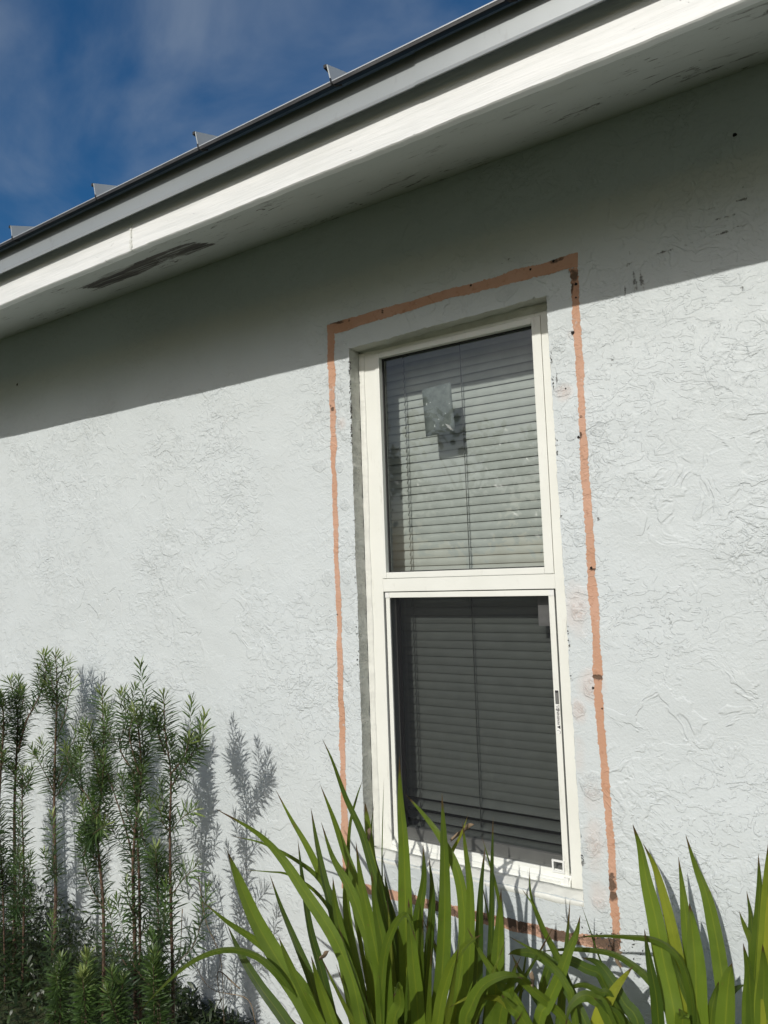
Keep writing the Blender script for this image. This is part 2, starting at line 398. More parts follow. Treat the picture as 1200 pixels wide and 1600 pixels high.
for d_ in [(533,597,.022,.028),(499,634,.026,.03),(533,662,.024,.03),(501,728,.024,.03),(531,727,.02,.024),(540,790,.022,.03),(512,905,.026,.03),(540,905,.024,.03),
           (546,980,.024,.036),(541,1048,.024,.03),(515,975,.02,.03),(870,542,.026,.03),(881,614,.03,.032),(932,668,.03,.034),(895,520,.018,.02),(898,744,.012,.016),
           (908,950,.026,.04),(903,1105,.026,.032),(925,1072,.02,.028),(928,1228,.034,.036),(926,1320,.032,.036),(938,1413,.030,.028),(966,1270,.02,.026),(966,1355,.02,.036),
           (895,680,.02,.02),(925,800,.022,.03),(640,478,.03,.02),(790,456,.05,.02),(700,430,.03,.02),(810,405,.08,.02),(570,480,.06,.02),(600,440,.02,.02),(905,840,.02,.02)]:
    blob(dab, d_[0]+random.gauss(0, 2), d_[1]+random.gauss(0, 3), d_[2]*random.uniform(.7, 1.15), d_[3]*random.uniform(.7, 1.15), random.uniform(.8, 1.2), random.uniform(-.4, .4))
for s_ in [(992,440,.008,.045,.62,.1),(1003,440,.008,.045,.62,.1),(977,452,.005,.026,.6,0),(985,395,.007,.020,.55,.3),(1150,209,.006,.005,1.1,0),(27,601,.010,.006,1.2,.4),
           (1045,322,.016,.004,.62,.1),(1068,317,.012,.003,.6,.1),(1100,330,.035,.004,.6,.12),(1160,312,.045,.004,.66,.2),(1130,340,.05,.005,.55,.1),(1160,290,.03,.004,.5,.1),
           (1195,512,.02,.01,.4,0),(960,565,.03,.03,.30,0),(985,535,.02,.02,.34,0),(1048,968,.02,.03,.36,0),(1050,925,.03,.02,.3,0),(1120,340,.04,.004,.5,.2),
           (893,418,.02,.02,.55,0),(868,407,.008,.006,.9,0),(905,1348,.024,.010,.66,0),(790,408,.05,.006,.5,.2),(985,412,.06,.006,.52,.12),(1040,393,.05,.006,.6,.12),(1085,378,.05,.006,.55,.12),(1140,360,.07,.006,.6,.12),
           (870,590,.004,.02,.7,0),(935,810,.006,.01,.8,0),(1160,450,.01,.012,.55,0),(550,600,.003,.08,.4,0)]:
    p = s_; blob(stain, p[0], p[1], p[2], p[3], p[4], p[5])
for p_ in [(900,950,.05,.10,.8),(925,1070,.05,.06,.9),(905,1110,.03,.05,.8),(905,1180,.03,.10,.5),(930,1320,.04,.12,.7),(935,1400,.04,.06,.7),(881,614,.035,.035,.8),(925,1250,.05,.10,.5),
           (533,662,.03,.035,.6),(515,1110,.06,.12,.25),(895,520,.04,.04,.4)]:
    blob(pink, *p_)
V = np.stack([PX, YY, PZ], -1).reshape(-1, 3)
I, J = np.meshgrid(np.arange(NX-1), np.arange(NZ-1)); keep = ~((I >= ixl) & (I < ixr) & (J >= izb) & (J < izt))
a = (J*NX+I)[keep]; Fq = np.stack([a, a+1, a+1+NX, a+NX], -1).astype(np.int32)
def np_mesh(name, V, Fq, mat, attrs=None, smooth=True):
    me = bpy.data.meshes.new(name); k = Fq.shape[1]
    me.vertices.add(len(V)); me.vertices.foreach_set('co', V.astype(np.float32).ravel())
    me.loops.add(Fq.size); me.loops.foreach_set('vertex_index', Fq.ravel().astype(np.int32))
    me.polygons.add(len(Fq)); me.polygons.foreach_set('loop_start', np.arange(0, Fq.size, k, dtype=np.int32))
    me.polygons.foreach_set('use_smooth', np.full(len(Fq), smooth))
    me.update(calc_edges=True)
    for an, av in (attrs or {}).items():
        at_ = me.attributes.new(an, 'FLOAT', 'POINT'); at_.data.foreach_set('value', av.astype(np.float32).ravel())
    me.materials.append(mat)
    o = bpy.data.objects.new(name, me); COL.objects.link(o); return o
def adopt(o, parent):
    o.parent = parent; o.data.transform(Matrix.Translation(-parent_world(parent))); return o
wall = np_mesh('wall', V, Fq, M['wall'], dict(dab=dab, stain=stain, pink=pink)); wall.parent = house; wall.location = (1.0, 0, 0)   # keeps wall-plane texture coordinates
# reveals: from the ragged edge back into the wall
loop = [(j, ixl) for j in range(izb, izt+1)] + [(izt, i) for i in range(ixl+1, ixr+1)] + [(j, ixr) for j in range(izt-1, izb-1, -1)]
Vr = []; Fr = []
D1 = [0, .006, .02, .045, .075]
for q, (j, i) in enumerate(loop):
    p = (PX[j, i], YY[j, i], PZ[j, i]); t = (OXL-.004 if i == ixl else (oxr(gz[j])+.004 if i == ixr else p[0]), .075, OZT+.004+.018*((p[0]-OXL)/.684-.5) if j == izt else p[2])
    for k, d in enumerate(D1):
        f = d/.075; bl = 1-f
        wob = .0015*math.sin(q*.37+k)*(.3 if k in (0, 4) else 1)
        Vr.append((p[0]*bl+t[0]*f+wob, p[1]*bl+.075*f, p[2]*bl+t[2]*f+wob))
n = len(D1)
for q in range(len(loop)-1):
    for k in range(n-1): Fr.append((q*n+k, q*n+k+1, (q+1)*n+k+1, (q+1)*n+k))
rev = mesh_obj('reveal', Vr, Fr, M['reveal'], house, True)
# ---- roof: sloping soffit, fascia, drip edge, standing seam panels
PIT = .3676; LE = .51; ZF = Z(1.0195)
def sz(y): return ZF + (y+LE)*PIT
XA, XB = -10.0, 3.0
sx = np.array(seg(-10, -3.2, .4)+seg(-3.2, 0.6, .008)+seg(.6, 3, .4)+[3.0]); sy = np.linspace(-LE+.02, .06, 68)
SX, SY = np.meshgrid(sx, sy); SZ = sz(SY)+.006+.0015*np.sin(SX*6)*np.sin(SY*9)
peel = np.zeros_like(SX)
def soff(px, py):
    v = CR*(px-600) - CU*(py-800) + CF*F_PX
    t = (ZF+LE*PIT - CAM.z + CAM.y*PIT)/(v.z-PIT*v.y); return CAM+v*t
poly = [soff(*p) for p in [(124,453),(160,452),(215,432),(262,408),(300,398),(338,384),(300,381),(262,392),(235,404),(200,418),(165,432)]]
def pdist(px, py, A, B):
    dx, dy = B.x-A.x, B.y-A.y; t = np.clip(((px-A.x)*dx+(py-A.y)*dy)/(dx*dx+dy*dy), 0, 1); return np.hypot(px-A.x-t*dx, py-A.y-t*dy)
dm = np.full_like(SX, 9.); ins = np.zeros_like(SX, bool)
for k in range(len(poly)):
    A, B = poly[k], poly[(k+1) % len(poly)]; dm = np.minimum(dm, pdist(SX, SY, A, B))
    with np.errstate(divide='ignore', invalid='ignore'):
        cr = ((A.y > SY) != (B.y > SY)) & (SX < (B.x-A.x)*(SY-A.y)/(B.y-A.y)+A.x)
    ins ^= cr
peel = np.clip(.5+np.where(ins, dm, -dm)/.03, 0, 1)
a = (np.arange(len(sy)-1)[:, None]*len(sx)+np.arange(len(sx)-1)[None, :]).ravel()
sof = np_mesh('soffit', np.stack([SX, SY, SZ], -1).reshape(-1, 3), np.stack([a, a+len(sx), a+1+len(sx), a+1], -1), M['soffit'], dict(peel=peel)); sof.parent = house; sof.location = (1.0, 0, 0)
# fascia board in two lengths butted at a caulked joint
xj = at(205, 372, -LE).x
def board(x0, x1, seed):
    r = np.random.default_rng(seed); nx = int((x1-x0)/.02); xs_ = np.linspace(x0, x1, nx); prof = [(-LE, 0), (-LE, .135), (-LE+.02, .135), (-LE+.02, .0)]
    V = []; F = []
    for i, x in enumerate(xs_):
        e = .0012*math.sin(x*3.1)+.0009*math.sin(x*11+1)+r.normal(0, .0004)
        ed = -LE+.003
        for (y, z) in [(-LE, .003+e), (-LE, .135), (-LE+.02, .135), (-LE+.02, e), (ed, e)]: V.append((x, y+.0008*math.sin(x*5+2), ZF+z))
    for i in range(nx-1):
        for k in range(5): a_ = i*5+k; b_ = i*5+(k+1) % 5; F.append((a_, b_, b_+5, a_+5))
    F.append((4, 3, 2, 1, 0)); F.append(tuple((nx-1)*5+k for k in range(5)))
    return mesh_obj('fascia_board', V, F, M['fascia'], house, False)
b1 = board(XA, xj-.001, 1); b2 = board(xj+.001, XB, 2)
m = MB()
for k in range(26):
    zz = ZF+.004+k*.0036; r_ = random.uniform(.002, .0045); m.box((xj-r_+random.uniform(-.003, .003), -LE-.0022-random.uniform(0, .0015), zz-.003), (xj+r_+random.uniform(-.003, .003), -LE+.001, zz+.003))
m.build('joint_caulk', M['caulk'], house, bevel=.0008)
# drip edge: flange with a kicked-out hem, two lengths lapping at one seam
yo = -LE-.029; zb = Z(1.110); zt = Z(1.196)
xs2 = at(650, 130, yo).x
def drip(x0, x1, off):
    pr = [(yo-.004-off, zb), (yo-.0055-off, zb+.0015), (yo-.001-off, zb+.013), (yo-off, zt), (yo+.0012-off, zt), (yo+.0005-off, zb+.012), (yo-.003-off, zb+.0005)]
    m = MB(); m.prism_x(pr, x0, x1, 40); return m.build('drip_edge', M['metal'], house)
drip(XA, xs2+.03, 0); drip(xs2, XB, .0022)
ye = -LE-.0635; ze = Z(1.1895)
m = MB(); m.prism_x([(ye+.001, ze+.003), (ye+.001, ze+.006), (.9, ze+.006+(.9-ye)*PIT), (.9, ze+.003+(.9-ye)*PIT)], XA, XB, 1)
m.build('roof_panel', M['metal'], house)
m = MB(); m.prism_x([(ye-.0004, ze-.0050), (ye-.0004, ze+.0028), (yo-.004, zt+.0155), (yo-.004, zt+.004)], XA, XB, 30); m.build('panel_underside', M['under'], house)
m = MB(); m.prism_x([(ye-.0012, ze+.0036), (ye-.0012, ze+.0065), (ye+.0005, ze+.0065), (ye+.0005, ze+.0036)], XA, XB, 30); m.build('panel_hem', simple('light_metal_hem', (.50, .52, .53), .35, .05, 20, metal=.3), house)
for k in range(-14, 6):
    x = -.936 + k*.4535 - (.003 if k % 2 else 0)
    m = MB(); h = .052; le = -.010
    pr = [(ye-.002, ze+.0068), (ye-.002, ze+h), (.9, ze+h+(.9-ye)*PIT), (.9, ze+.0068+(.9-ye)*PIT)]
    n0 = len(m.V)
    for xx in (-.0015, .0015):
        m.V += [(x+xx, pr[0][0], pr[0][1]), (x+xx+le, pr[1][0], pr[1][1]), (x+xx+le, pr[2][0], pr[2][1]), (x+xx, pr[3][0], pr[3][1])]
    m.F += [(0,3,2,1), (4,5,6,7), (0,1,5,4), (1,2,6,5), (2,3,7,6), (3,0,4,7)]
    rb = m.build('standing_seam', M['seam'], house)
    m = MB()                                   # folded lip and end tab of the seam
    for (x0_, x1_, y0_, y1_, z0_, z1_) in [(le-.010, le-.0018, ye-.003, ye+.018, h-.006, h+.002)]:
        m.box((x+x0_, y0_, ze+z0_), (x+x1_, y1_, ze+z1_))
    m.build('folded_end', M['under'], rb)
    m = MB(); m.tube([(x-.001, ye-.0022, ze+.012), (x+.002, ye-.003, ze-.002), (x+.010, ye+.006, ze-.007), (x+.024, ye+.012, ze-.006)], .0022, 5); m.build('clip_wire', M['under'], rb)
# attic shell and room behind the window, so no light leaks in
m = MB(); m.box((-10, .30, 0), (4, .34, Z(1.3))); m.build('inner_wall', M['room'], house)
m = MB()
for (a_, b_) in [((-1.9, .075, .3), (-1.36, .30, 2.6)), ((-.56, .075, .3), (0, .30, 2.6)), ((-1.36, .075, .3), (-.56, .30, .60)), ((-1.36, .075, Z(.83)), (-.56, .30, 2.6))]: m.box(a_, b_)
m.build('window_niche', M['room'], house)
# ---- orange bands where the trim was taken off
def band(pts0, pts1, name, grimes, seed, nsub=5):
    """ragged strip between two wall polylines given in (x, z)"""
    r = np.random.default_rng(seed); P0 = np.array(pts0, float); P1 = np.array(pts1, float)
    L = np.hypot(*(P0[-1]-P0[0])); n_ = int(L/.0035)
    def res(P):
        d = np.concatenate([[0], np.cumsum(np.hypot(*np.diff(P, axis=0).T))]); t = np.linspace(0, d[-1], n_); return np.stack([np.interp(t, d, P[:, 0]), np.interp(t, d, P[:, 1])], 1)
    A, B = res(P0), res(P1)
    def rag(): return (r.normal(0, 1, n_)*.45 + np.convolve(r.normal(0, 1, n_+14), np.ones(15)/5, 'valid'))*.0021
    d = (B-A); d /= np.hypot(*d.T)[:, None]; A = A+d*rag()[:, None]; B = B+d*rag()[:, None]
    V = []; G = []
    for i in range(n_):
        for k in range(nsub+1):
            p = A[i]*(1-k/nsub)+B[i]*k/nsub
            y = .0012*fbm(p[0], p[1], 5.0, 1)+.0005*fbm(p[0], p[1], 17.0, 2)-.0009
            V.append((p[0], y, p[1]))
            G.append(max([0]+[max(0, 1.2-math.hypot((p[0]-g[0])/g[2], (p[1]-g[1])/g[3])) for g in grimes]))
    F = [(i*(nsub+1)+k, (i+1)*(nsub+1)+k, (i+1)*(nsub+1)+k+1, i*(nsub+1)+k+1) for i in range(n_-1) for k in range(nsub)]
    o = np_mesh(name, np.array(V), np.array(F, dtype=np.int32), M['stripe'], dict(grime=np.array(G)))
    if o.data.polygons[0].normal.y > 0: o.data.flip_normals()
    o.parent = house; o.location = (1.0, 0, 0); return o
def W(px, py): p = at(px, py, 0); return (p.x, p.z)
gl = [W(546,503)+(.02,.012), W(535,660)+(.01,.01), W(520,640)+(.012,.012)]
band([W(511,508), W(514,600), W(519,760), W(524,900), W(529,1090), W(534,1300), W(536,1372)], [W(524,505), W(523,600), W(527,760), W(531,900), W(538,1090), W(543,1300), W(545,1376)], 'orange_paint_band', gl, 3)
band([W(511,506.5), W(600,482), W(760,437), W(903,394)], [W(524.5,522), W(600,498), W(700,468), W(903,417)], 'orange_paint_band', [W(520,505)+(.05,.010), W(533,503)+(.03,.01), W(870,406)+(.04,.012), W(598,487)+(.006,.02)], 4)
band([W(891,420), W(897,520), W(903,650), W(917,890), W(928,1060), W(938,1200), W(950,1350), W(957,1483)], [W(903.5,418), W(908,520), W(914,650), W(931,890), W(941,1060), W(950,1200), W(962,1350), W(969,1483)], 'orange_paint_band',
     [W(897,430)+(.02,.03), W(893,450)+(.01,.03), W(935,1058)+(.03,.012), W(905,680)+(.012,.02), W(955,1380)+(.02,.035), W(957,1400)+(.02,.02), W(962,1470)+(.03,.03), W(925,890)+(.02,.006)], 5)
band([W(534,1372), W(700,1412), W(850,1447), W(968,1470)], [W(534,1386), W(700,1428), W(850,1466), W(968,1487)], 'orange_paint_band', [W(690,1420)+(.10,.03), W(800,1440)+(.10,.03), W(870,1460)+(.10,.03), W(950,1476)+(.08,.03), W(740,1430)+(.1,.02)], 6)
# screw holes left in the wall: shallow dark cones with a rim
for k, (px_, py_, r_) in enumerate([(895,520,.0042),(908,651,.0028),(900,444,.0035),(900,465,.0022),(517,634,.0026),(514,539,.0022),(521,590,.0022),(517,726,.0024),(524,780,.0018),(630,476,.0022),(736,446,.0030),(865,408,.0034),
                                    (829,421,.003),(546,501,.003),(527,960,.0016),(904,683,.003),(924,887,.0028),(941,1107,.002),(884,607,.0018),(927,1075,.003),(1148,211,.004),(27,601,.004)]):
    p = at(px_, py_, 0); V = []; n_ = 9
    for ring, (rr, yy) in enumerate([(1.25, -.0012), (1.0, -.0022), (.55, -.0012), (.0001, -.0010)]):
        for j in range(n_):
            t = 6.283*j/n_; q = rr*r_*(1+.18*math.sin(j*2.3+k)); V.append((p.x+q*math.cos(t), yy, p.z+q*math.sin(t)))
    F = [(a_*n_+j, (a_+1)*n_+j, (a_+1)*n_+(j+1) % n_, a_*n_+(j+1) % n_) for a_ in range(3) for j in range(n_)]
    mesh_obj('screw_hole', V, F, M['hole'], house, True)
# old dark caulk crumbs along the left edge of the opening
m = MB()
def crumb(x, y, z, s):
    k = len(m.V); vs = [Vector(v) for v in ((1,0,0),(-1,0,0),(0,1,0),(0,-1,0),(0,0,1),(0,0,-1))]
    ax = Vector((random.uniform(-1,1), random.uniform(-1,1), random.uniform(-1,1))).normalized(); R_ = Matrix.Rotation(random.uniform(0,3), 3, ax)
    for v in vs: q = R_ @ Vector((v.x*s*random.uniform(.5,1.6), v.y*s*.6, v.z*s*random.uniform(.6,2.2))); m.V.append((x+q.x, y+q.y, z+q.z))
    for f in ((0,2,4),(2,1,4),(1,3,4),(3,0,4),(2,0,5),(1,2,5),(3,1,5),(0,3,5)): m.F.append(tuple(k+i for i in f))
for k in range(120):
    u = random.random()
    py_ = random.choice([570, 578, 600, 618, 632, 640, 655, 672, 680, 692])+random.gauss(0, 4) if k < 90 else random.uniform(560, 1100)
    p = at(546+(py_-545)*.027, py_, 0); crumb(p.x+random.gauss(0, .0018), -.001, p.z, random.uniform(.0012, .0032))
for k in range(60):
    py_ = random.choice([560, 590, 600, 690, 705, 810, 985, 1000, 1010, 1060, 1340])+random.gauss(0, 5); p = at(854+(py_-462)*.0617, py_, 0)
    crumb(p.x+random.gauss(.003, .0015), -.001, p.z, random.uniform(.0008, .0022))
tag(m.build('caulk_crumbs', M['crumb'], house), kind='stuff')
m = MB()
for k in range(46):
    p = at(random.choice([882, 905, 912, 955, 962])+random.gauss(0, 8), 0, 0); zz = at(950, 1470, 0).z+random.gauss(0, .012); crumb(-.56+random.gauss(0, .05), -.002, zz, random.uniform(.001, .003))
tag(m.build('mortar_crumbs', M['crumb'], house), kind='stuff')
# grey caulk smear beside the lower frame
# ---- window: frame, two panes, sash, screen
FY = .062
win = empty('window', (-.956-(-1.0), FY, Z(-.88)), None, None); del_keys = [k for k in ('label', 'category') if k in win]
win.parent = house
def wb(name, mat, boxes, parent=win, bev=.0015):
    m = MB()
    for a_, b_ in boxes: m.box(a_, b_)
    return m.build(name, mat, parent, bevel=bev)
xl0, xl1, xl2 = OXL+.0005, -1.238, -1.2225     # outer, seam, glass edge (left)
xr2, xr1, xr0 = -.6885, -.6605, -.609
zt0, zt1, zt2 = Z(.757), Z(.735), Z(.716)
wb('frame', M['vinyl'], [((xl0, FY, Z(-.905)), (xl1, FY+.06, Z(.757))), ((xr1, FY, Z(-.905)), (xr0, FY+.06, Z(.765))),
                         ((xl1, FY+.0004, zt1), (xr1, FY+.06, Z(.762))), ((xl1, FY+.0004, Z(-.0625)), (xr1, FY+.06, Z(-.0205)))])
wb('glazing_bead', M['vinyl'], [((xl1+.0008, FY-.003, Z(-.0195)), (xl2, FY+.026, zt1-.0008)), ((xr2, FY-.003, Z(-.0195)), (xr1-.0008, FY+.026, zt1-.0008)),
                                ((xl2+.0003, FY-.0026, zt2), (xr2-.0003, FY+.026, zt1-.0008)), ((xl2+.0003, FY-.0026, Z(-.0195)), (xr2-.0003, FY+.026, Z(-.0005)))])
gy = FY+.022
wb('gasket', M['gasket'], [((xl2+.0002, gy-.006, Z(0)), (xl2+.0035, gy+.004, zt2)), ((xr2-.0025, gy-.006, Z(0)), (xr2-.0002, gy+.004, zt2)), ((xl2, gy-.0063, zt2-.0045), (xr2, gy+.004, zt2-.0002)), ((xl2, gy-.0063, Z(-.0002)), (xr2, gy+.004, Z(.003)))], bev=0)
def pane(name, x0, x1, z0, z1, y, mat, th=.0):
    V = [(x0, y, z0), (x1, y, z0), (x1, y, z1), (x0, y, z1)]; return mesh_obj(name, V, [(0, 1, 2, 3)], mat, win)
pane('upper_glass', xl2, xr2, Z(-.0005), zt2, gy, M['glass'])
# lower opening
scl, scr = -1.2315, -.6665                      # screen frame outside
sil, sir = -1.2025, -.6835
szt0, szt1, szb1, szb0 = Z(-.0655), Z(-.0825), Z(-.838), Z(-.866)
sc = wb('screen_frame', M['white'] if False else M['vinyl'], [((scl, FY+.004, szb1), (scl+.0145, FY+.014, szt1)), ((sir, FY+.004, szb1), (scr, FY+.014, szt1)),
                               ((scl, FY+.0042, szt1), (scr, FY+.014, szt0)), ((scl, FY+.0042, szb0), (scr, FY+.014, szb1))])
for kb in (((scl-.0005, FY+.002, szt1), (scl+.0135, FY+.004, szt0)), ((sir+.0015, FY+.002, szt1), (scr+.0005, FY+.004, szt0))): wb('corner_key', M['white'], [kb], parent=sc, bev=.0005)
pane('insect_screen', scl+.0145, sir, szb1, szt1, FY+.009, M['screen'])
sash_y = FY+.045
wb('lower_sash', M['gray_rail'], [((-1.2370, sash_y, Z(-.8605)), (-1.2180, sash_y+.03, Z(-.03))), ((-.6900, sash_y, Z(-.8605)), (-.6620, sash_y+.03, Z(-.03))),
                                  ((-1.218, sash_y+.0005, Z(-.8605)), (-.69, sash_y+.03, Z(-.8165))), ((-1.218, sash_y+.0005, Z(-.085)), (-.69, sash_y+.03, Z(-.03)))])
wb('sash_gasket', M['gasket'], [((-1.2178, sash_y-.001, Z(-.816)), (-1.2060, sash_y+.01, Z(-.0855)))], bev=0)
pane('lower_glass', -1.218, -.69, Z(-.8165), Z(-.085), sash_y+.012, M['glass'])
wb('channel_liner', M['gasket'], [((xl1, FY+.012, Z(-.86)), (scl, FY+.03, Z(-.064))), ((xl1, FY+.012, Z(-.0655)), (xr1, FY+.03, Z(-.0627)))], bev=0)
# sill: stepped nose with a caulked slope to the wall face
m = MB(); m.prism_x([(FY+.05, Z(-.905)), (FY+.05, Z(-.8465)), (FY+.003, Z(-.8485)), (FY+.001, Z(-.858)), (FY-.006, Z(-.860)), (FY-.008, Z(-.871)), (FY-.020, Z(-.8735)), (FY-.021, Z(-.884)), (FY-.021, Z(-.905))], xl1, xr1-.0005, 1)
m.build('sill', M['vinyl'], win, bevel=.0012)
m = MB(); pr = [(-.0025, Z(-.886)), (.004, Z(-.8785)), (.030, Z(-.872)), (FY-.0205, Z(-.868)), (FY-.020, Z(-.905)), (0.004, Z(-.905))]; m.prism_x(pr, OXL+.001, oxr(Z(-.87))-.0005, 60)
o = m.build('sill_caulk', M['caulk'], win, True)
r = np.random.default_rng(5); 
for v in o.data.vertices: v.co.z += .0009*math.sin(v.co.x*60)+r.normal(0, .0003); v.co.y += .0007*math.sin(v.co.x*37+1)
# side caulk beads (bulging triangular fillets)
def bead(x_c, sx_, z0, z1, name='side_caulk', w1=.019, w2=.012):
    V = []; F = []; n_ = 90
    for i in range(n_+1):
        z = z0+(z1-z0)*i/n_; e = 1+.05*math.sin(i*.21)+.05*math.sin(i*.63+2); xc = x_c(z)
        for j in range(7):
            t = j/6*math.pi/2
            V.append((xc+sx_*w1*e*(1-math.cos(math.pi/2-t))*1.0 if False else xc+sx_*w1*e*math.sin(t), FY-w2*e*math.cos(t)*(1) - .0, z))
    for i in range(n_):
        for j in range(6): a_ = i*7+j; F.append((a_, a_+1, a_+8, a_+7))
    return mesh_obj(name, V, F, M['caulk'], win, True)
bead(lambda z: OXL-.002, 1, Z(-.872), Z(.742), w1=.020, w2=.006)
bead(lambda z: oxr(z)+.002, -1, Z(-.872), Z(.755), w1=.007, w2=.005)
m = MB(); m.prism_x([(FY+.01, Z(.760)), (FY-.014, Z(.765)), (FY-.012, Z(.758)), (FY-.004, Z(.750)), (FY-.0015, Z(.7455)), (FY+.01, Z(.7455))], OXL+.001, oxr(Z(.75))-.001, 1)
m.build('head_caulk', M['reveal'], win)
# pull tab on the screen, warning print on the screen frame
tb = wb('pull_tab', M['white'], [((-.7135, FY-.001, Z(-.845)), (-.7085, FY+.0035, Z(-.811))), ((-.6835, FY-.001, Z(-.845)), (-.6785, FY+.0035, Z(-.811))), ((-.7085, FY-.001, Z(-.816)), (-.6835, FY+.0035, Z(-.811))), ((-.7085, FY-.001, Z(-.845)), (-.6835, FY+.0035, Z(-.840)))], bev=.0006)
wb('stop_block', M['white'], [((-.6795, FY-.0095, Z(-.871)), (-.6655, FY-.0005, Z(-.852)))], bev=.001)
wb('latch_rail', M['vinyl'], [((-.760, FY-.0105, Z(-.8685)), (-.689, FY-.0062, Z(-.8635))), ((-.757, FY-.0115, Z(-.8695)), (-.753, FY-.0062, Z(-.8615)))], bev=.0006)
lab_y = FY+.0035
lx0, lx1 = -.6790, -.6690
wl = wb('warning_label', M['white'], [((lx0-.001, lab_y, Z(-.4680)), (lx1+.0008, lab_y+.0004, Z(-.3460)))], bev=0)
wb('black_block', M['ink'], [((lx0, lab_y-.0003, Z(-.3850)), (lx1, lab_y, Z(-.3476)))], parent=wl, bev=0)
wb('black_bar', M['ink'], [((lx0, lab_y-.0003, Z(-.4025)), (lx1+.001, lab_y, Z(-.4000)))], parent=wl, bev=0)
def text_obj(txt, size, loc, rot, mat, parent, name):
    cu = bpy.data.curves.new(name, 'FONT'); cu.body = txt; cu.size = size; cu.extrude = .00012; cu.offset = .0002*size/.012
    t_ = bpy.data.objects.new(name, cu); COL.objects.link(t_); dg = bpy.context.evaluated_depsgraph_get(); me = bpy.data.meshes.new_from_object(t_.evaluated_get(dg)); bpy.data.objects.remove(t_)
    me.transform(Matrix.Translation(Vector(loc)) @ rot.to_4x4()); me.transform(Matrix.Translation(-parent_world(parent)))
    me.materials.clear(); me.materials.append(mat); o = bpy.data.objects.new(name, me); COL.objects.link(o); o.parent = parent; return o
up = Matrix(((0, -1, 0), (0, 0, -1), (1, 0, 0)))     # reads upward, faces -y
text_obj('WARNING', .0098, (lx1-.0012, lab_y-.0002, Z(-.4430)), up, M['ink'], wl, 'warning_text')
def sym(pts, name):
    V = [(x, lab_y-.0003, z) for x, z in pts]; return mesh_obj(name, V, [tuple(range(len(V)))], M['ink'], wl)
sym([(lx0+.0005, Z(-.4485)), (lx1, Z(-.4540)), (lx1, Z(-.4435))][::-1], 'warning_triangle')
def ring_tri(cz, name):
    m = MB(); xa, xb = lx0+.001, lx1-.0005; P_ = [(xa, cz), (xb, cz-.0048), (xb, cz+.0048)]
    for q in range(3):
        p, r2 = P_[q], P_[(q+1) % 3]; m.tube([(p[0], lab_y-.0001, p[1]), (r2[0], lab_y-.0001, r2[1])], .0004, 4)
    m.tube([(xa+.003, lab_y-.0001, cz-.001), (xb-.002, lab_y-.0001, cz+.0012)], .0004, 4)
    m.build(name, M['ink'], wl)
ring_tri(Z(-.3930), 'hazard_symbol')
m = MB(); m.tube([(lx0+.0006, lab_y, Z(-.4585)), (lx0+.004, lab_y, Z(-.4575)), (lx1-.001, lab_y, Z(-.4600)), (lx1, lab_y, Z(-.4645)), (lx1-.003, lab_y, Z(-.4660))], .0005, 4); m.build('curl_symbol', M['ink'], wl)
white_lines = MB()
for k in range(5): white_lines.box((lx0+.0014+k*.0016, lab_y-.0005, Z(-.3835)), (lx0+.0018+k*.0016, lab_y-.0003, Z(-.3515+random.uniform(-.004, 0))))
white_lines.build('fine_print', M['gray_rail'], wl)
# ------------------------------------------------------------------ loose sheets on the glass
film = mat_film()
sy_ = gy+.003
c4 = [at(665.5, 682.5, sy_), at(711, 673, sy_), at(703.7, 597, sy_), at(659, 609, sy_)]
m = MB(); k0 = 6; V = []; F = []
for i in range(k0+1):
    for j in range(k0+1):
        u, v = i/k0, j/k0; p = c4[0]*(1-u)*(1-v)+c4[1]*u*(1-v)+c4[2]*u*v+c4[3]*(1-u)*v; V.append((p.x, p.y+.0008+.0006*math.sin(u*5)*math.sin(v*4), p.z))
for i in range(k0):
    for j in range(k0): a_ = i*(k0+1)+j; F.append((a_, a_+k0+1, a_+k0+2, a_+1))
sheet = mesh_obj('paper_sheet', V, F, film, None, True); md = sheet.modifiers.new('t', 'SOLIDIFY'); md.thickness = .0003
tag(sheet, 'grey paper sheet stuck to the upper window pane, casting a dark shadow on the blind', 'paper sheet')
m = MB(); p0 = at(842, 978, sash_y+.008); p1 = at(858, 934, sash_y+.008); m.box((p0.x, sash_y+.0085, p0.z), (-.690, sash_y+.0105, Z(-.086)))
st = m.build('sticker', simple('pale_sticker', (.52, .53, .52), .5, .1, 40)); tag(st, 'small pale sticker in the top right corner of the lower pane, behind the screen', 'sticker')
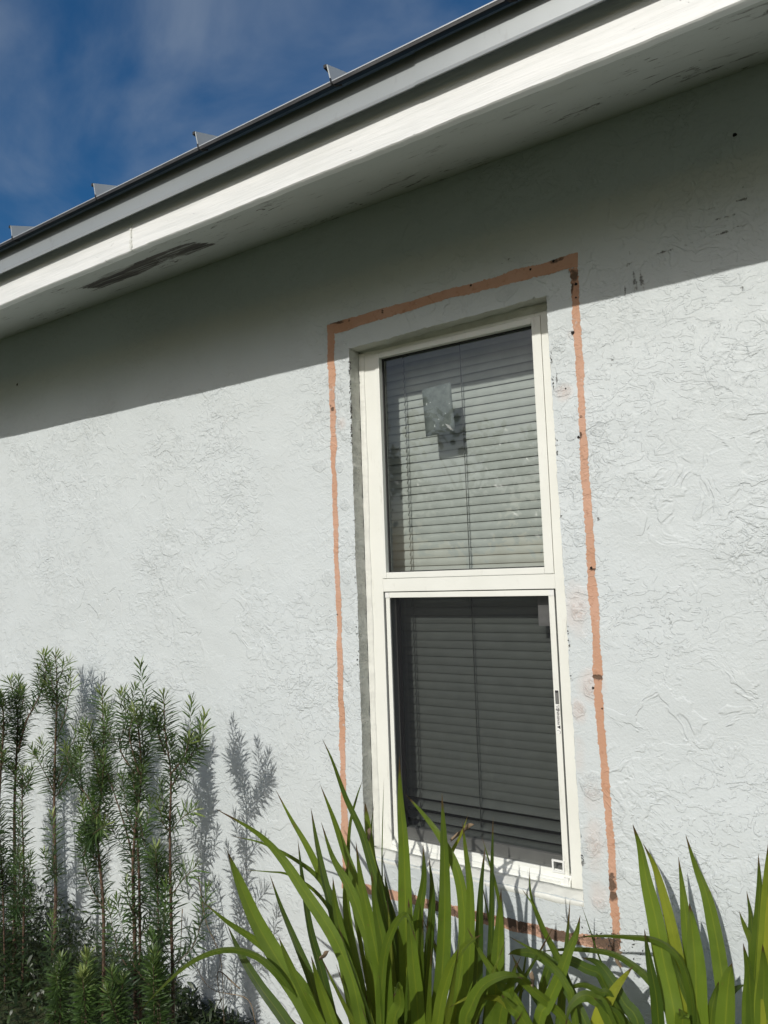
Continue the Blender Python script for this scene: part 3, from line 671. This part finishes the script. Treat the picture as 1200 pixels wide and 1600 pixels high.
# ------------------------------------------------------------------ venetian blind
BY = .195
bx0, bx1 = -1.345, -.575
blind = empty('window_blind', ((bx0+bx1)/2, BY, Z(.80)), 'pale grey slatted blind hanging closed behind the tall window', 'blind')
m = MB(); m.box((bx0, BY-.018, Z(.757)), (bx1, BY+.018, Z(.80))); m.build('headrail', M['slat'], blind, bevel=.002)
V = []; F = []
pitch = .0272; wS = .036
z = Z(.742); k = 0; zs = []
while z > Z(-.70): zs.append((z, math.radians(71+random.gauss(0, .7)), random.gauss(0, .0003))); z -= pitch
z -= .004
for dz, an in ((.038, 46), (.037, 30), (.028, 22), (.020, 18)): zs.append((z, math.radians(an), 0)); z -= dz
for (z0, an, dz) in zs:
    nseg_ = 8; nx = 12; base = len(V)
    tilt = random.gauss(0, .0013)
    for ix in range(nx+1):
        x = bx0+.004+(bx1-bx0-.008)*ix/nx
        for j in range(nseg_+1):
            s_ = (j/nseg_-.5)*wS; cr_ = .0052*(1-(2*s_/wS)**2)
            # closed: lower edge towards the outside, crown outward
            yy = BY - s_*math.cos(an)*-1*(-1) - cr_*math.sin(an); zz = z0 + dz - s_*math.sin(an) + cr_*math.cos(an) + tilt*(ix/nx-.5)*2 + .0003*math.sin(ix*.9+z0*40)
            V.append((x, yy, zz))
    for ix in range(nx):
        for j in range(nseg_): a_ = base+ix*(nseg_+1)+j; F.append((a_, a_+1, a_+nseg_+2, a_+nseg_+1))
o = mesh_obj('slats', V, F, M['slat'], blind, True)
zlow = z
m = MB(); m.box((bx0+.002, BY-.012, zlow-.012), (bx1-.002, BY+.012, zlow+.004)); m.build('bottom_rail', M['slat'], blind, bevel=.002)
for (px_, py_) in ((632, 600), (843, 565)):
    X = at(px_, py_, BY-.02).x; m = MB()
    for (z0, an, dz) in zs:
        m.tube([(X, BY-.022, z0+.014), (X+.001, BY-.0215, z0+.004), (X-.0008, BY-.024, z0-.006), (X+.0005, BY-.022, z0-.012)], [.0008, .0012, .0018, .0007], 5)
    m.tube([(X+.0025, BY-.021, Z(.76)), (X+.0025, BY-.021, zlow)], .0007, 5)
    m.build('ladder_cord', M['cord'], blind)
X = at(721, 600, BY-.022).x; m = MB(); m.tube([(X, BY-.023, Z(.76)), (X+.001, BY-.023, Z(0)), (X, BY-.023, Z(-.80))], .0016, 6); m.build('lift_cord', M['cord'], blind)
# ------------------------------------------------------------------ strap-leaved plants
def catmull(P, n_):
    P = [Vector(p) for p in P]; P = [P[0]*2-P[1]]+P+[P[-1]*2-P[-2]]; out = []; m_ = len(P)-3
    for i in range(n_+1):
        t = i/n_*m_; k_ = min(int(t), m_-1); t -= k_; a_, b_, c_, d_ = P[k_:k_+4]
        out.append(.5*((2*b_)+(c_-a_)*t+(2*a_-5*b_+4*c_-d_)*t*t+(3*b_-a_-3*c_+d_)*t*t*t))
    return out
class Leaves:
    def __init__(s): s.V = []; s.F = []; s.tone = []; s.al = []; s.ac = []
    def blade(s, P, width, tone, twist=0.0, fold=.16, n_=30, blunt=False, roll=0.0):
        C = catmull(P, n_); k0 = len(s.V); NC = 7
        for i, p in enumerate(C):
            t = i/n_; d = (C[min(i+1, n_)]-C[max(i-1, 0)]).normalized()
            view = (CAM-p).normalized(); side = d.cross(view).normalized()
            a_ = twist + roll*t; nrm = side.cross(d).normalized(); side2 = side*math.cos(a_)+nrm*math.sin(a_); nr2 = side2.cross(d).normalized()
            prof = (.62+.38*min(1, t/.35)) if t < .35 else 1.0
            tip = (1-((t-.42)/.58)**1.9) if t > .42 else 1.0
            if blunt: tip = (1-((t-.42)/.58)**6) if t > .42 else 1.0
            w_ = width*.5*prof*max(tip, .012)
            rip = .03*width*math.sin(t*17+k0)
            for j in range(NC):
                u = (j/(NC-1)-.5)*2
                q = p + side2*(w_*u) - nr2*(abs(u)*w_*fold*-1) + nr2*(rip*u*u*(1 if u > 0 else -1))
                s.V.append(tuple(q)); s.tone.append(tone+random.gauss(0, .015)); s.al.append(t); s.ac.append(u)
        for i in range(n_):
            for j in range(NC-1): a_ = k0+i*NC+j; s.F.append((a_, a_+1, a_+NC+1, a_+NC))
    def build(s, name, mat, parent):
        o = np_mesh(name, np.array(s.V), np.array(s.F, dtype=np.int32), mat, dict(tone=np.array(s.tone), along=np.array(s.al), across=np.array(s.ac))); return adopt(o, parent)
def zoom7(*p): return [(x/2+200, y/2+1150) for x, y in p]
def zoom8(*p): return [(x/2.4+700, y/2.4+1200) for x, y in p]
# every leaf: trace from tip to the lowest point seen, depth of tip and base, width (m), tone, twist
def plant(label, base, leaves, seed, extra=0, dead=()):
    random.seed(seed); bx, by = base
    root = empty('strap_leaf_plant', (bx, by, 0), label, 'plant', 'strap-leaved plants below the window'); L = Leaves()
    for (tr, yt, yb, wd, tone, tw, *ex) in leaves:
        n_ = len(tr); P = []
        for i, (x, y) in enumerate(tr):
            f = i/(n_-1) if n_ > 1 else 0; P.append(at(x, y, yt*(1-f)+yb*f))
        last = P[-1]; B = Vector((bx+random.uniform(-.05, .05), by+random.uniform(-.03, .03), 0.0))
        if ex and ex[0] == 'free': pass
        else:
            d = (P[-1]-P[-2]).normalized(); dist = (B-last).length
            if last.z > .12:
                m1 = last+d*dist*.35; m1 = m1*.5+(last+(B-last)*.4)*.5; P += [m1]
            P += [B]
        P = P[::-1]; L.blade(P, wd*1.0, tone, tw, roll=random.uniform(-.3, .3), fold=random.uniform(.18, .42), blunt=('blunt' in ex))
    for q in range(extra):                     # inner leaves low in the clump
        a_ = random.uniform(-1, 1); T_ = Vector((bx+a_*.34, by+random.uniform(-.10, .12), random.uniform(.42, .80)))
        P = [Vector((bx+a_*.06, by+random.uniform(-.04, .04), 0)), Vector((bx+a_*.13, by, T_.z*.5)), T_]
        L.blade(P, random.uniform(.018, .030), random.uniform(.1, .8), random.uniform(-.7, .7), roll=random.uniform(-.4, .4), fold=random.uniform(.18, .4))
    L.build('foliage', M['strap'], root)
    for tr, y_ in dead:
        DL = Leaves(); DL.blade([at(x, y, y_) for x, y in tr], .016, .5, .9, roll=1.6, fold=.9, n_=14, blunt=True); DL.build('dead_leaf', M['dry'], root)
    m = MB()
    for k in range(4): a_ = random.uniform(0, 6.28); m.tube([(bx+.02*math.cos(a_), by+.02*math.sin(a_), -.02), (bx+.012*math.cos(a_), by+.012*math.sin(a_), .07)], [.02, .012], 7)
    m.build('leaf_base', M['bark'], root, True)
    return root
z7 = zoom7; z8 = zoom8
A = [
 (z7((275,228),(400,300),(480,380),(555,490),(640,620),(700,760),(730,900)), -.46, -.44, .032, .52, .1),
 (z7((320,312),(420,335),(525,388),(600,450),(660,560),(700,700)), -.36, -.38, .013, .35, .2),
 (z7((307,352),(345,450),(400,580),(480,720),(580,890)), -.52, -.46, .046, .55, -.1),
 (z7((230,515),(310,580),(400,640),(500,725),(560,800),(600,900)), -.50, -.44, .024, .42, .3),
 (z7((308,585),(350,680),(410,780),(490,890)), -.42, -.42, .030, .18, -.3),
 (z7((20,880),(100,790),(200,705),(300,668),(390,682),(460,735),(520,820),(560,900)), -.62, -.45, .019, .32, .6),
 (z7((358,418),(440,424),(500,432),(580,480),(640,560),(690,700)), -.34, -.38, .010, .38, .4),
 (z7((443,433),(480,540),(530,660),(570,760),(600,880)), -.38, -.40, .023, .15, -.2),
 (z7((460,165),(510,260),(560,345),(610,450),(660,580),(700,740),(720,890)), -.34, -.38, .024, .62, .1),
 (z7((571,222),(590,340),(620,480),(660,640),(700,800)), -.37, -.40, .027, .25, -.3),
 (z7((600,150),(640,250),(675,350),(720,480),(750,620),(770,800)), -.32, -.36, .027, .40, .2),
 (z7((608,10),(640,80),(680,190),(730,300),(760,400),(800,540),(830,700),(850,850)), -.34, -.38, .021, .22, .1),
 (z7((735,133),(714,195),(694,280),(690,400),(710,550),(740,720)), -.28, -.34, .013, .30, .4),
 (z7((530,318),(545,450),(568,600),(600,720),(640,880)), -.44, -.44, .022, .05, -.3),
 (z7((604,270),(640,380),(690,470),(740,600),(790,740),(830,880)), -.42, -.42, .030, .50, .1),
 (z7((740,205),(752,300),(765,400),(780,520),(795,680)), -.30, -.34, .020, .68, .1, '', 'blunt'),
 (z7((848,58),(852,200),(862,340),(866,480),(870,640),(872,800)), -.36, -.38, .036, .45, .0),
 (z7((922,338),(925,450),(905,580),(895,720),(885,880)), -.40, -.40, .031, .30, .2),
 (z7((981,178),(986,300),(990,450),(988,620),(978,780),(960,890)), -.36, -.38, .035, .35, -.1),
 (z7((868,183),(920,240),(975,312),(1022,400),(1046,500),(1050,640),(1030,800)), -.32, -.36, .026, .50, .2),
 (z7((1066,238),(1040,310),(1008,375),(990,480),(980,640)), -.28, -.34, .012, .92, .2),
 (z7((1045,268),(1056,360),(1070,480),(1070,640),(1060,780),(1040,890)), -.34, -.38, .024, .55, .1),
 (z7((1116,344),(1102,480),(1096,620),(1090,760),(1080,890)), -.32, -.36, .026, .08, -.2),
 (z7((1141,248),(1138,400),(1136,600),(1130,760),(1120,890)), -.30, -.34, .018, .10, .3),
 (z7((1105,310),(1128,390),(1148,460),(1165,560),(1160,700)), -.28, -.34, .009, .40, .3),
 (z7((1166,478),(1160,600),(1152,740),(1140,890)), -.42, -.42, .036, .42, .0),
 (z7((1105,620),(1055,655),(1012,720),(985,800),(968,895)), -.50, -.46, .026, .66, .2),
 (z7((876,508),(882,600),(892,720),(905,860)), -.46, -.44, .032, .60, .1),
 (z7((572,688),(600,780),(640,895)), -.52, -.48, .028, .66, .2),
 (z7((470,625),(500,700),(555,820),(600,900)), -.53, -.48, .024, .50, .1),
 (z7((690,380),(680,470),(690,600),(720,760),(750,890)), -.38, -.40, .028, .50, .2),
 (z7((640,440),(650,540),(680,680),(720,850)), -.44, -.42, .030, .38, -.2),
 (z7((800,420),(815,520),(830,640),(840,800)), -.32, -.36, .022, .12, .2),
 (z7((770,200),(760,330),(790,450),(830,560),(850,720)), -.29, -.34, .014, .15, .4),
 (z7((940,375),(950,480),(945,600),(930,780)), -.36, -.38, .022, .14, -.2),
 (z7((900,640),(870,560),(830,600),(800,700),(790,880)), -.50, -.46, .022, .40, .5),
 (z7((800,130),(796,260),(794,400),(800,560)), -.26, -.32, .004, .20, .2),
 (z7((712,330),(730,460),(760,600),(790,760),(800,890)), -.46, -.44, .034, .48, .1),
 (z7((760,420),(775,540),(800,680),(812,880)), -.48, -.45, .030, .35, -.1),
 (z7((830,815),(845,780),(850,840),(830,900)), -.58, -.50, .034, .60, .5),
]
B_ = [
 (z7((1060,600),(1110,690),(1170,780),(1230,860)), -.46, -.42, .020, .60, .2),
 (z7((1240,760),(1180,748),(1110,780),(1070,850),(1055,920)), -.54, -.48, .030, .48, .4),
 (z7((1215,700),(1190,800),(1160,900)), -.44, -.42, .032, .40, .1),
 (z8((305,370),(312,480),(350,590),(400,690),(440,780),(470,900)), -.30, -.34, .014, .28, .1),
 (z8((278,455),(330,530),(368,620),(420,720),(450,820)), -.32, -.34, .013, .45, .2),
 (z8((496,552),(482,620),(452,690),(420,780),(370,890),(340,960)), -.34, -.38, .026, .50, .1),
 (z8((225,630),(330,690),(400,750),(445,815),(470,900)), -.36, -.38, .016, .42, .3),
 (z8((225,700),(260,690),(340,700),(400,745),(440,800)), -.30, -.34, .028, .20, .4),
 (z8((695,742),(642,810),(596,885),(560,960)), -.30, -.34, .028, .98, .2),
 (z8((500,710),(560,730),(610,790),(660,880),(720,980)), -.26, -.30, .030, .16, .3),
 (z8((420,845),(500,812),(570,840),(620,880)), -.34, -.32, .020, .30, .7),
 (z8((440,975),(455,900),(500,855),(545,862),(600,930)), -.42, -.36, .028, .34, .5),
 (z8((545,860),(600,900),(650,980)), -.38, -.34, .026, .24, .2),
 (z8((240,700),(280,780),(330,850),(370,940)), -.26, -.30, .026, .14, .2),
 (z8((300,640),(285,760),(270,870),(262,950)), -.24, -.28, .010, .18, .2),
 (z8((100,870),(160,800),(230,790),(300,815)), -.48, -.40, .020, .48, .5),
 (z8((498,505),(530,600),(560,690),(610,820),(660,950)), -.20, -.26, .005, .10, .1),
 (z8((720,930),(660,860),(600,830),(540,760)), -.25, -.28, .022, .20, .3),
 (z8((0,900),(80,860),(150,860),(230,900)), -.50, -.42, .012, .85, .3),
 (z8((200,850),(240,900),(290,960)), -.46, -.42, .030, .55, .1),
]
C_ = [
 (z8((480,636),(560,628),(680,632),(780,645),(860,700),(900,800),(920,940)), -.28, -.26, .018, .30, .6),
 (z8((330,690),(420,680),(520,680),(620,696),(700,742),(760,800),(820,900)), -.24, -.24, .020, .22, .6),
 (z8((693,212),(722,300),(745,420),(778,560),(808,720),(838,860),(855,960)), -.205, -.26, .040, .58, .15),
 (z8((730,280),(775,370),(815,500),(848,640),(868,760),(880,900)), -.19, -.24, .028, .85, .2),
 (z8((736,605),(755,720),(780,850),(790,960)), -.30, -.28, .026, .15, .1),
 (z8((820,640),(852,740),(885,830),(930,960)), -.26, -.26, .016, .30, .2),
 (z8((865,902),(880,930),(880,960)), -.32, -.3, .03, .5, .0),
]
D_ = [
 (z8((864,333),(880,450),(892,560),(905,680),(925,850)), -.15, -.20, .026, .48, .1),
 (z8((905,508),(915,600),(928,750),(935,950)), -.22, -.24, .042, .50, -.1),
 (z8((892,253),(930,370),(972,480),(1003,620),(1022,740),(1040,900)), -.15, -.20, .032, .42, .1),
 (z8((1066,730),(1052,800),(1040,960)), -.24, -.24, .038, .46, .0),
 (z8((1015,800),(1000,860),(985,960)), -.20, -.22, .02, .3, .0),
 (z8((1115,812),(1090,822),(1060,850),(1040,930)), -.14, -.20, .014, .02, .2),
]
E_ = [
 (z8((1203,270),(1196,420),(1192,600),(1185,800),(1180,950)), -.24, -.26, .030, .75, .1),
 (z8((1164,320),(1168,450),(1162,600),(1150,760),(1140,950)), -.20, -.22, .024, .30, -.1),
 (z8((1120,462),(1136,550),(1142,640),(1150,800)), -.14, -.20, .018, .22, .2),
 (z8((1090,532),(1112,590),(1142,660),(1172,780),(1190,900)), -.18, -.20, .020, .68, .2),
 (z8((1107,658),(1130,780),(1130,950)), -.22, -.22, .028, .36, .1),
 (z8((1240,200),(1225,420),(1215,620),(1205,950)), -.26, -.26, .030, .9, .1),
 (z8((1260,420),(1225,560),(1200,720),(1190,950)), -.16, -.2, .030, .4, .1),
 (z8((1180,660),(1185,780),(1180,950)), -.28, -.26, .030, .5, .1),
]
plant('large leafy clump of long green sword-shaped leaves left of and below the window', (at(640, 1700, -.42).x, -.42), A, 11, 46, [(z7((752,330),(760,305),(757,285)), -.33), (z7((1010,330),(1050,300),(1082,276)), -.27), (z7((600,700),(618,690),(628,672)), -.5)])
plant('low clump of drooping and bent leaves, one bright yellow, under the window corner', (at(860, 1760, -.34).x, -.34), B_, 12, 10, [(z8((322,822),(325,790),(316,760)), -.40), (z8((655,745),(640,715),(655,690)), -.22)])
plant('plant with one broad leaf half yellow, beside the lower right window corner', (at(1070, 1850, -.26).x, -.26), C_, 13)
plant('short clump of three upright pointed leaves between the half yellow leaf and the right edge', (at(1110, 1850, -.22).x, -.22), D_, 14)
plant('clump of narrow yellow and green leaves cut off by the right picture edge', (at(1190, 1900, -.23).x, -.23), E_, 15)
# ------------------------------------------------------------------ needle-leaved shrubs
class Needles:
    def __init__(s): s.V = []; s.F3 = []; s.tone = []; s.al = []; s.n = 0
    def needle(s, p, d, L_, w_, tone, droop):
        up_ = Vector((0, 0, 1)); side = d.cross(up_)
        if side.length < .05: side = Vector((1, 0, 0))
        side.normalize(); ang = random.uniform(-.9, .9); nr = side.cross(d).normalized(); side = side*math.cos(ang)+nr*math.sin(ang)
        k = len(s.V); q1 = p+d*L_*.35; q2 = p+d*L_*.72+Vector((0, 0, -droop*L_*.3)); q3 = p+d*L_+Vector((0, 0, -droop*L_))
        s.V += [tuple(p), tuple(q1+side*w_), tuple(q1-side*w_), tuple(q2+side*w_*.85), tuple(q2-side*w_*.85), tuple(q3)]
        s.F3 += [(k, k+1, k+2), (k+1, k+3, k+4), (k+1, k+4, k+2), (k+3, k+5, k+4)]
        s.tone += [tone]*6; s.al += [0, .3, .3, .7, .7, 1]
    def build(s, mat, parent):
        o = np_mesh('foliage', np.array(s.V), np.array(s.F3, dtype=np.int32), mat, dict(tone=np.clip(np.array(s.tone), 0, 1), along=np.array(s.al), across=np.zeros(len(s.V)))); return adopt(o, parent)
def shoot(Nd, sm, pts, r0, dens, top_tone=.95, tone0=.12, needle=.060, bare=0.0, spread=1.0):
    C = catmull(pts, 40); L_ = sum((C[i+1]-C[i]).length for i in range(40))
    rad = [r0*(1-.8*i/40) for i in range(41)]; sm.tube(C[::2], rad[::2], 6)
    n_ = int(L_*dens); ph = random.random()*6
    for k in range(n_):
        t = (k+random.random())/n_
        if t < bare*.4 and random.random() < .6: continue
        f = t*40; i = min(int(f), 39); p = C[i].lerp(C[i+1], f-i); ax = (C[i+1]-C[i]).normalized()
        ph += 2.4; a_ = ax.cross(Vector((0, 1, .1))).normalized(); b_ = ax.cross(a_)
        rd = a_*math.cos(ph)+b_*math.sin(ph)
        dist_top = (1-t)*L_
        open_ = (.45+.55*min(1, dist_top/.06))*spread
        d = (ax*(1.05-.75*open_)+rd*open_+Vector((0, 0, .08))).normalized()
        ln = needle*(.45+.55*min(1, dist_top/.05+.3))*random.uniform(.7, 1.15)
        tn = tone0+(top_tone-tone0)*max(0, 1-dist_top/.13)**1.2+random.gauss(0, .10)
        Nd.needle(p, d, ln, random.uniform(.0017, .0028), tn, random.uniform(.0, .28)*min(1, dist_top/.15))
def shrub(label, stems, Y, seed, dens=440):
    """stems: list of (points in picture from base to tip, dy at tip, radius, density factor, bare part)"""
    random.seed(seed); B0 = at(*stems[0][0][0], Y)
    root = empty('needle_leaf_shrub', (B0.x, Y, 0), label, 'shrub', 'narrow-leaved shrubs against the wall at the left')
    Nd = Needles(); sm = MB()
    for (tr, dy, r0, df, bare, *ex) in stems:
        n_ = len(tr); pts = [at(x, y, Y+dy*i/(n_-1)+(ex[0] if ex else 0)) for i, (x, y) in enumerate(tr)]
        if not ex and pts[0].z > .02: pts = [Vector((pts[0].x+(B0.x-pts[0].x)*.0, pts[0].y, 0))]+pts
        main = pts
        shoot(Nd, sm, main, r0, dens*df, bare=bare)
        L_ = (pts[-1]-pts[0]).length
        nb = int(L_*8*df) if not ex or len(ex) < 2 else ex[1]
        C = catmull(main, 40)
        for k in range(nb):                     # short side shoots
            t = random.uniform(.03, .92); i = int(t*40); p = C[i]; a_ = random.uniform(0, 6.28); l_ = random.uniform(.10, .32)*(1.2-t)
            o_ = Vector((math.cos(a_), math.sin(a_)*.6, 0)); q1 = p+o_*l_*.35+Vector((0, 0, l_*.35)); q2 = p+o_*l_*.55+Vector((0, 0, l_*1.0))
            if q2.y > -.03: q2.y = -.03
            if q1.y > -.03: q1.y = -.03
            shoot(Nd, sm, [p, q1, q2], r0*.3, dens*df*1.15, top_tone=random.uniform(.55, .95), needle=.048, spread=.95)
    for v in range(len(Nd.V)):
        if Nd.V[v][1] > -.004: Nd.V[v] = (Nd.V[v][0], -.004, Nd.V[v][2])
    sm.build('stem', M['bark'], root, True); Nd.build(M['pod'], root); return root
z6 = lambda *p: [(x/2.6667, y/2.6667+1000) for x, y in p]
shrub('tall dark narrow-leaved shrub half cut off by the left picture edge', [
   (z6((-30,1450),(-20,1000),(0,600),(15,330),(-5,240)), .02, .007, 1.1, .05),
   (z6((-70,1450),(-60,900),(-70,500)), .0, .007, .9, .05), (z6((20,1400),(10,1000),(-10,700)), .05, .005, .9, .05)], -.30, 21)
shrub('shrub with a rounded leafy tip, second stem from the left picture edge', [
   (z6((58,1420),(62,1000),(60,700),(70,450),(72,300),(40,165)), .03, .0075, 1.1, .25),
   (z6((75,470),(110,340),(165,230),(190,130),(180,60)), .04, .004, .95, 0, .02, 4),
   (z6((70,330),(95,260),(100,200)), .02, .003, .9, 0, .03, 0),
   (z6((95,1400),(100,1000),(92,700),(95,540)), .0, .006, .9, .1)], -.24, 22)
shrub('tallest shrub, slender red-brown stem topping the left group', [
   (z6((212,1500),(232,1100),(226,700),(232,400),(238,220),(232,62)), .03, .0072, .8, .15),
   (z6((232,420),(265,330),(300,170)), -.03, .003, .8, 0, .03, 0),
   (z6((234,200),(255,140),(288,85)), .0, .002, .8, 0, .03, 0),
   (z6((228,620),(280,470),(340,365)), .03, .003, .9, 0, .02, 1),
   (z6((228,640),(190,560),(140,470)), -.02, .003, .9, 0, .02, 1),
   (z6((240,620),(300,520),(270,440)), .0, .003, .8, 0, .02, 1)], -.20, 23)
shrub('leaning shrub with dense dark middle between the tallest stem and the twin stems', [
   (z6((432,1480),(430,1100),(405,800),(430,560),(430,380),(425,212)), .03, .007, 1.2, .1),
   (z6((405,860),(390,700),(300,560),(275,470)), .02, .004, 1.2, 0, .0, 3),
   (z6((420,640),(395,480),(372,365)), .0, .003, 1.1, 0, .0, 2),
   (z6((350,900),(380,820),(440,770)), -.05, .003, 1.5, 0, -.03, 2),
   (z6((560,1020),(540,850),(470,620),(420,480)), .02, .004, .8, 0, .0, 2)], -.26, 24)
shrub('twin-stemmed shrub with pale yellow-green tips in the middle of the group', [
   (z6((565,1480),(560,1200),(555,900),(585,600),(582,420),(560,290)), .0, .008, 1.0, .15),
   (z6((585,1480),(580,1000),(570,700),(600,500),(580,330)), .03, .006, .9, .1),
   (z6((565,560),(500,450),(525,330),(510,215)), .02, .003, .9, 0, .0, 2),
   (z6((580,560),(540,400),(560,300)), -.02, .003, 1.1, 0, -.02, 1)], -.32, 25)
shrub('shrub at the right end of the group, branches reaching right over its wall shadow', [
   (z6((720,1440),(712,1100),(708,800),(712,560),(690,400),(682,230)), .0, .006, .9, .1),
   (z6((708,620),(770,520),(835,425)), .02, .003, 1.0, 0, .0, 2),
   (z6((712,560),(770,480),(790,410)), -.02, .003, 1.1, 0, .0, 1),
   (z6((712,800),(760,740),(815,705)), .02, .002, .8, 0, .0, 0),
   (z6((716,1060),(770,990),(822,938)), .02, .002, .9, 0, .0, 0),
   (z6((690,480),(655,370),(640,300)), .0, .003, 1.0, 0, .0, 1),
   (z6((655,1440),(660,1200),(655,1000),(648,870)), -.04, .004, 1.0, .1)], -.36, 26)
# ------------------------------------------------------------------ low growth and debris at the foot of the wall
random.seed(31)
Nd = Needles()
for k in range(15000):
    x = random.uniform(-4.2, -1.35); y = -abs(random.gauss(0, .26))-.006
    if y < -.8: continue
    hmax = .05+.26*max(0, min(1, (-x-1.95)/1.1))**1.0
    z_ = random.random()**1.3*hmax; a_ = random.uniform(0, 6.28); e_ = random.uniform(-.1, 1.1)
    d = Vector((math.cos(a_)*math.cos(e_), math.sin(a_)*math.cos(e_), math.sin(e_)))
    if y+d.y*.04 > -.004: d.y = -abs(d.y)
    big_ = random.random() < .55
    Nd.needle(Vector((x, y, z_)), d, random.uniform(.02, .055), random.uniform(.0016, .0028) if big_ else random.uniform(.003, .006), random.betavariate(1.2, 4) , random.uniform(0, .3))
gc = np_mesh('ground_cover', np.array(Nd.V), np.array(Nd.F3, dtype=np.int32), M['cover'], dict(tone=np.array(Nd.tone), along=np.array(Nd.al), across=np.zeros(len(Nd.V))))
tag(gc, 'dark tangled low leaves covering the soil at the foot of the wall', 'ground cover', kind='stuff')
for k in range(4):                                # small pale-tipped seedlings
    sp = [(133, 1505), (185, 1525), (245, 1500), (90, 1500)][k]; Y = [-.40, -.42, -.44, -.40][k]; p = at(sp[0], sp[1], Y)
    root = empty('seedling', (p.x, Y, 0), ['pale yellow-tipped seedling left of the middle shrub stem', 'small green seedling at the foot of the twin-stemmed shrub', 'leafy seedling low beside the right shrub', 'dark seedling at the foot of the tallest shrub'][k], 'seedling', 'seedlings at the foot of the shrubs')
    Nd = Needles(); sm = MB()
    for q in range(3): shoot(Nd, sm, [Vector((p.x, Y, 0)), Vector((p.x+random.uniform(-.02, .02), Y, p.z*.5)), Vector((p.x+random.uniform(-.05, .05), Y+random.uniform(-.03, .03), p.z+random.uniform(-.03, .02)))], .003, 900, top_tone=1.0 if k < 1 else .7, tone0=.3, needle=.05)
    sm.build('stem', M['bark'], root, True); Nd.build(M['pod'], root)
tw = [([(310,1370),(322,1440),(345,1500),(350,1600)], -.10, .0016, 'tall thin dry twig leaning against the plant shadow on the wall'),
      ([(285,1420),(280,1500),(262,1600)], -.20, .0014, 'dry stalk right of the last shrub stem'),
      ([(375,1545),(340,1520),(352,1600)], -.14, .0016, 'bent dry twig at the foot of the wall shadow'),
      ([(400,1600),(385,1560),(330,1545),(300,1500)], -.18, .0012, 'curved brown twig near the drooping leaf')]
for tr, Y, r_, lb in tw:
    pts = [at(x, y, Y) for x, y in tr]; m = MB(); C = catmull(pts, 16); m.tube(C, [r_*1.3-(r_*.7)*i/16 for i in range(17)], 5)
    p = C[8]; m.tube([p, p+Vector((.02, -.01, .03)), p+Vector((.025, -.012, .06))], [r_*.7, r_*.5, r_*.3], 5)
    tag(m.build('dry_twig', M['dry'], None, True), lb, 'twig', 'dry twigs at the foot of the wall')

# ------------------------------------------------------------------ trees across the lawn, behind the camera (seen as reflections in the panes)
tree_leaf = mat_leaf('tree_leaf', (.018, .035, .010), (.05, .075, .02), (.10, .11, .04), False, .1)
for k, (tx, ty, th, tr_) in enumerate([(-24, -17, 6.0, 2.3), (-19, -20, 6.8, 2.5), (-14.5, -16, 5.2, 2.0), (-10, -19, 6.6, 2.4), (-5.5, -17.5, 5.6, 2.2), (0, -20, 6.6, 2.5), (6, -18, 5.8, 2.4)]):
    random.seed(100+k); root = empty('broadleaf_tree', (tx, ty, 0), ['leftmost', 'tallest', 'small rounded', 'bushy wide', 'middle loose-crowned', 'tall open', 'rightmost'][k]+' broadleaf tree across the lawn behind the viewer', 'tree', 'trees across the lawn')
    m = MB(); m.tube([(tx, ty, -.05), (tx+.1, ty, th*.3), (tx-.1, ty+.1, th*.75)], [.16, .12, .04], 8)
    for q in range(5): a_ = q*1.26+k; m.tube([(tx+.05, ty, th*(.3+.06*q)), (tx+tr_*.5*math.cos(a_), ty+tr_*.5*math.sin(a_), th*(.5+.07*q))], [.06, .02], 6)
    m.build('trunk', M['bark'], root)
    V = []; F = []; T = []
    cl = [Vector((tx+random.gauss(0, tr_*.5), ty+random.gauss(0, tr_*.5), th*random.uniform(.38, .92))) for _ in range(16)]
    for q in range(1500):
        c_ = random.choice(cl); p = c_+Vector((random.gauss(0, .42), random.gauss(0, .42), random.gauss(0, .34))); p.z = max(.6, min(p.z, th))
        u = Vector((random.gauss(0, 1), random.gauss(0, 1), random.gauss(0, 1))).normalized()*.17; v = u.cross(Vector((random.random(), random.random(), 1))).normalized()*.11; b_ = len(V)
        V += [tuple(p-u), tuple(p+v), tuple(p+u), tuple(p-v)]; F.append((b_, b_+1, b_+2, b_+3)); T += [random.random()]*4
    adopt(np_mesh('crown', np.array(V), np.array(F, dtype=np.int32), tree_leaf, dict(tone=np.array(T), along=np.zeros(len(T)), across=np.zeros(len(T))), False), root)
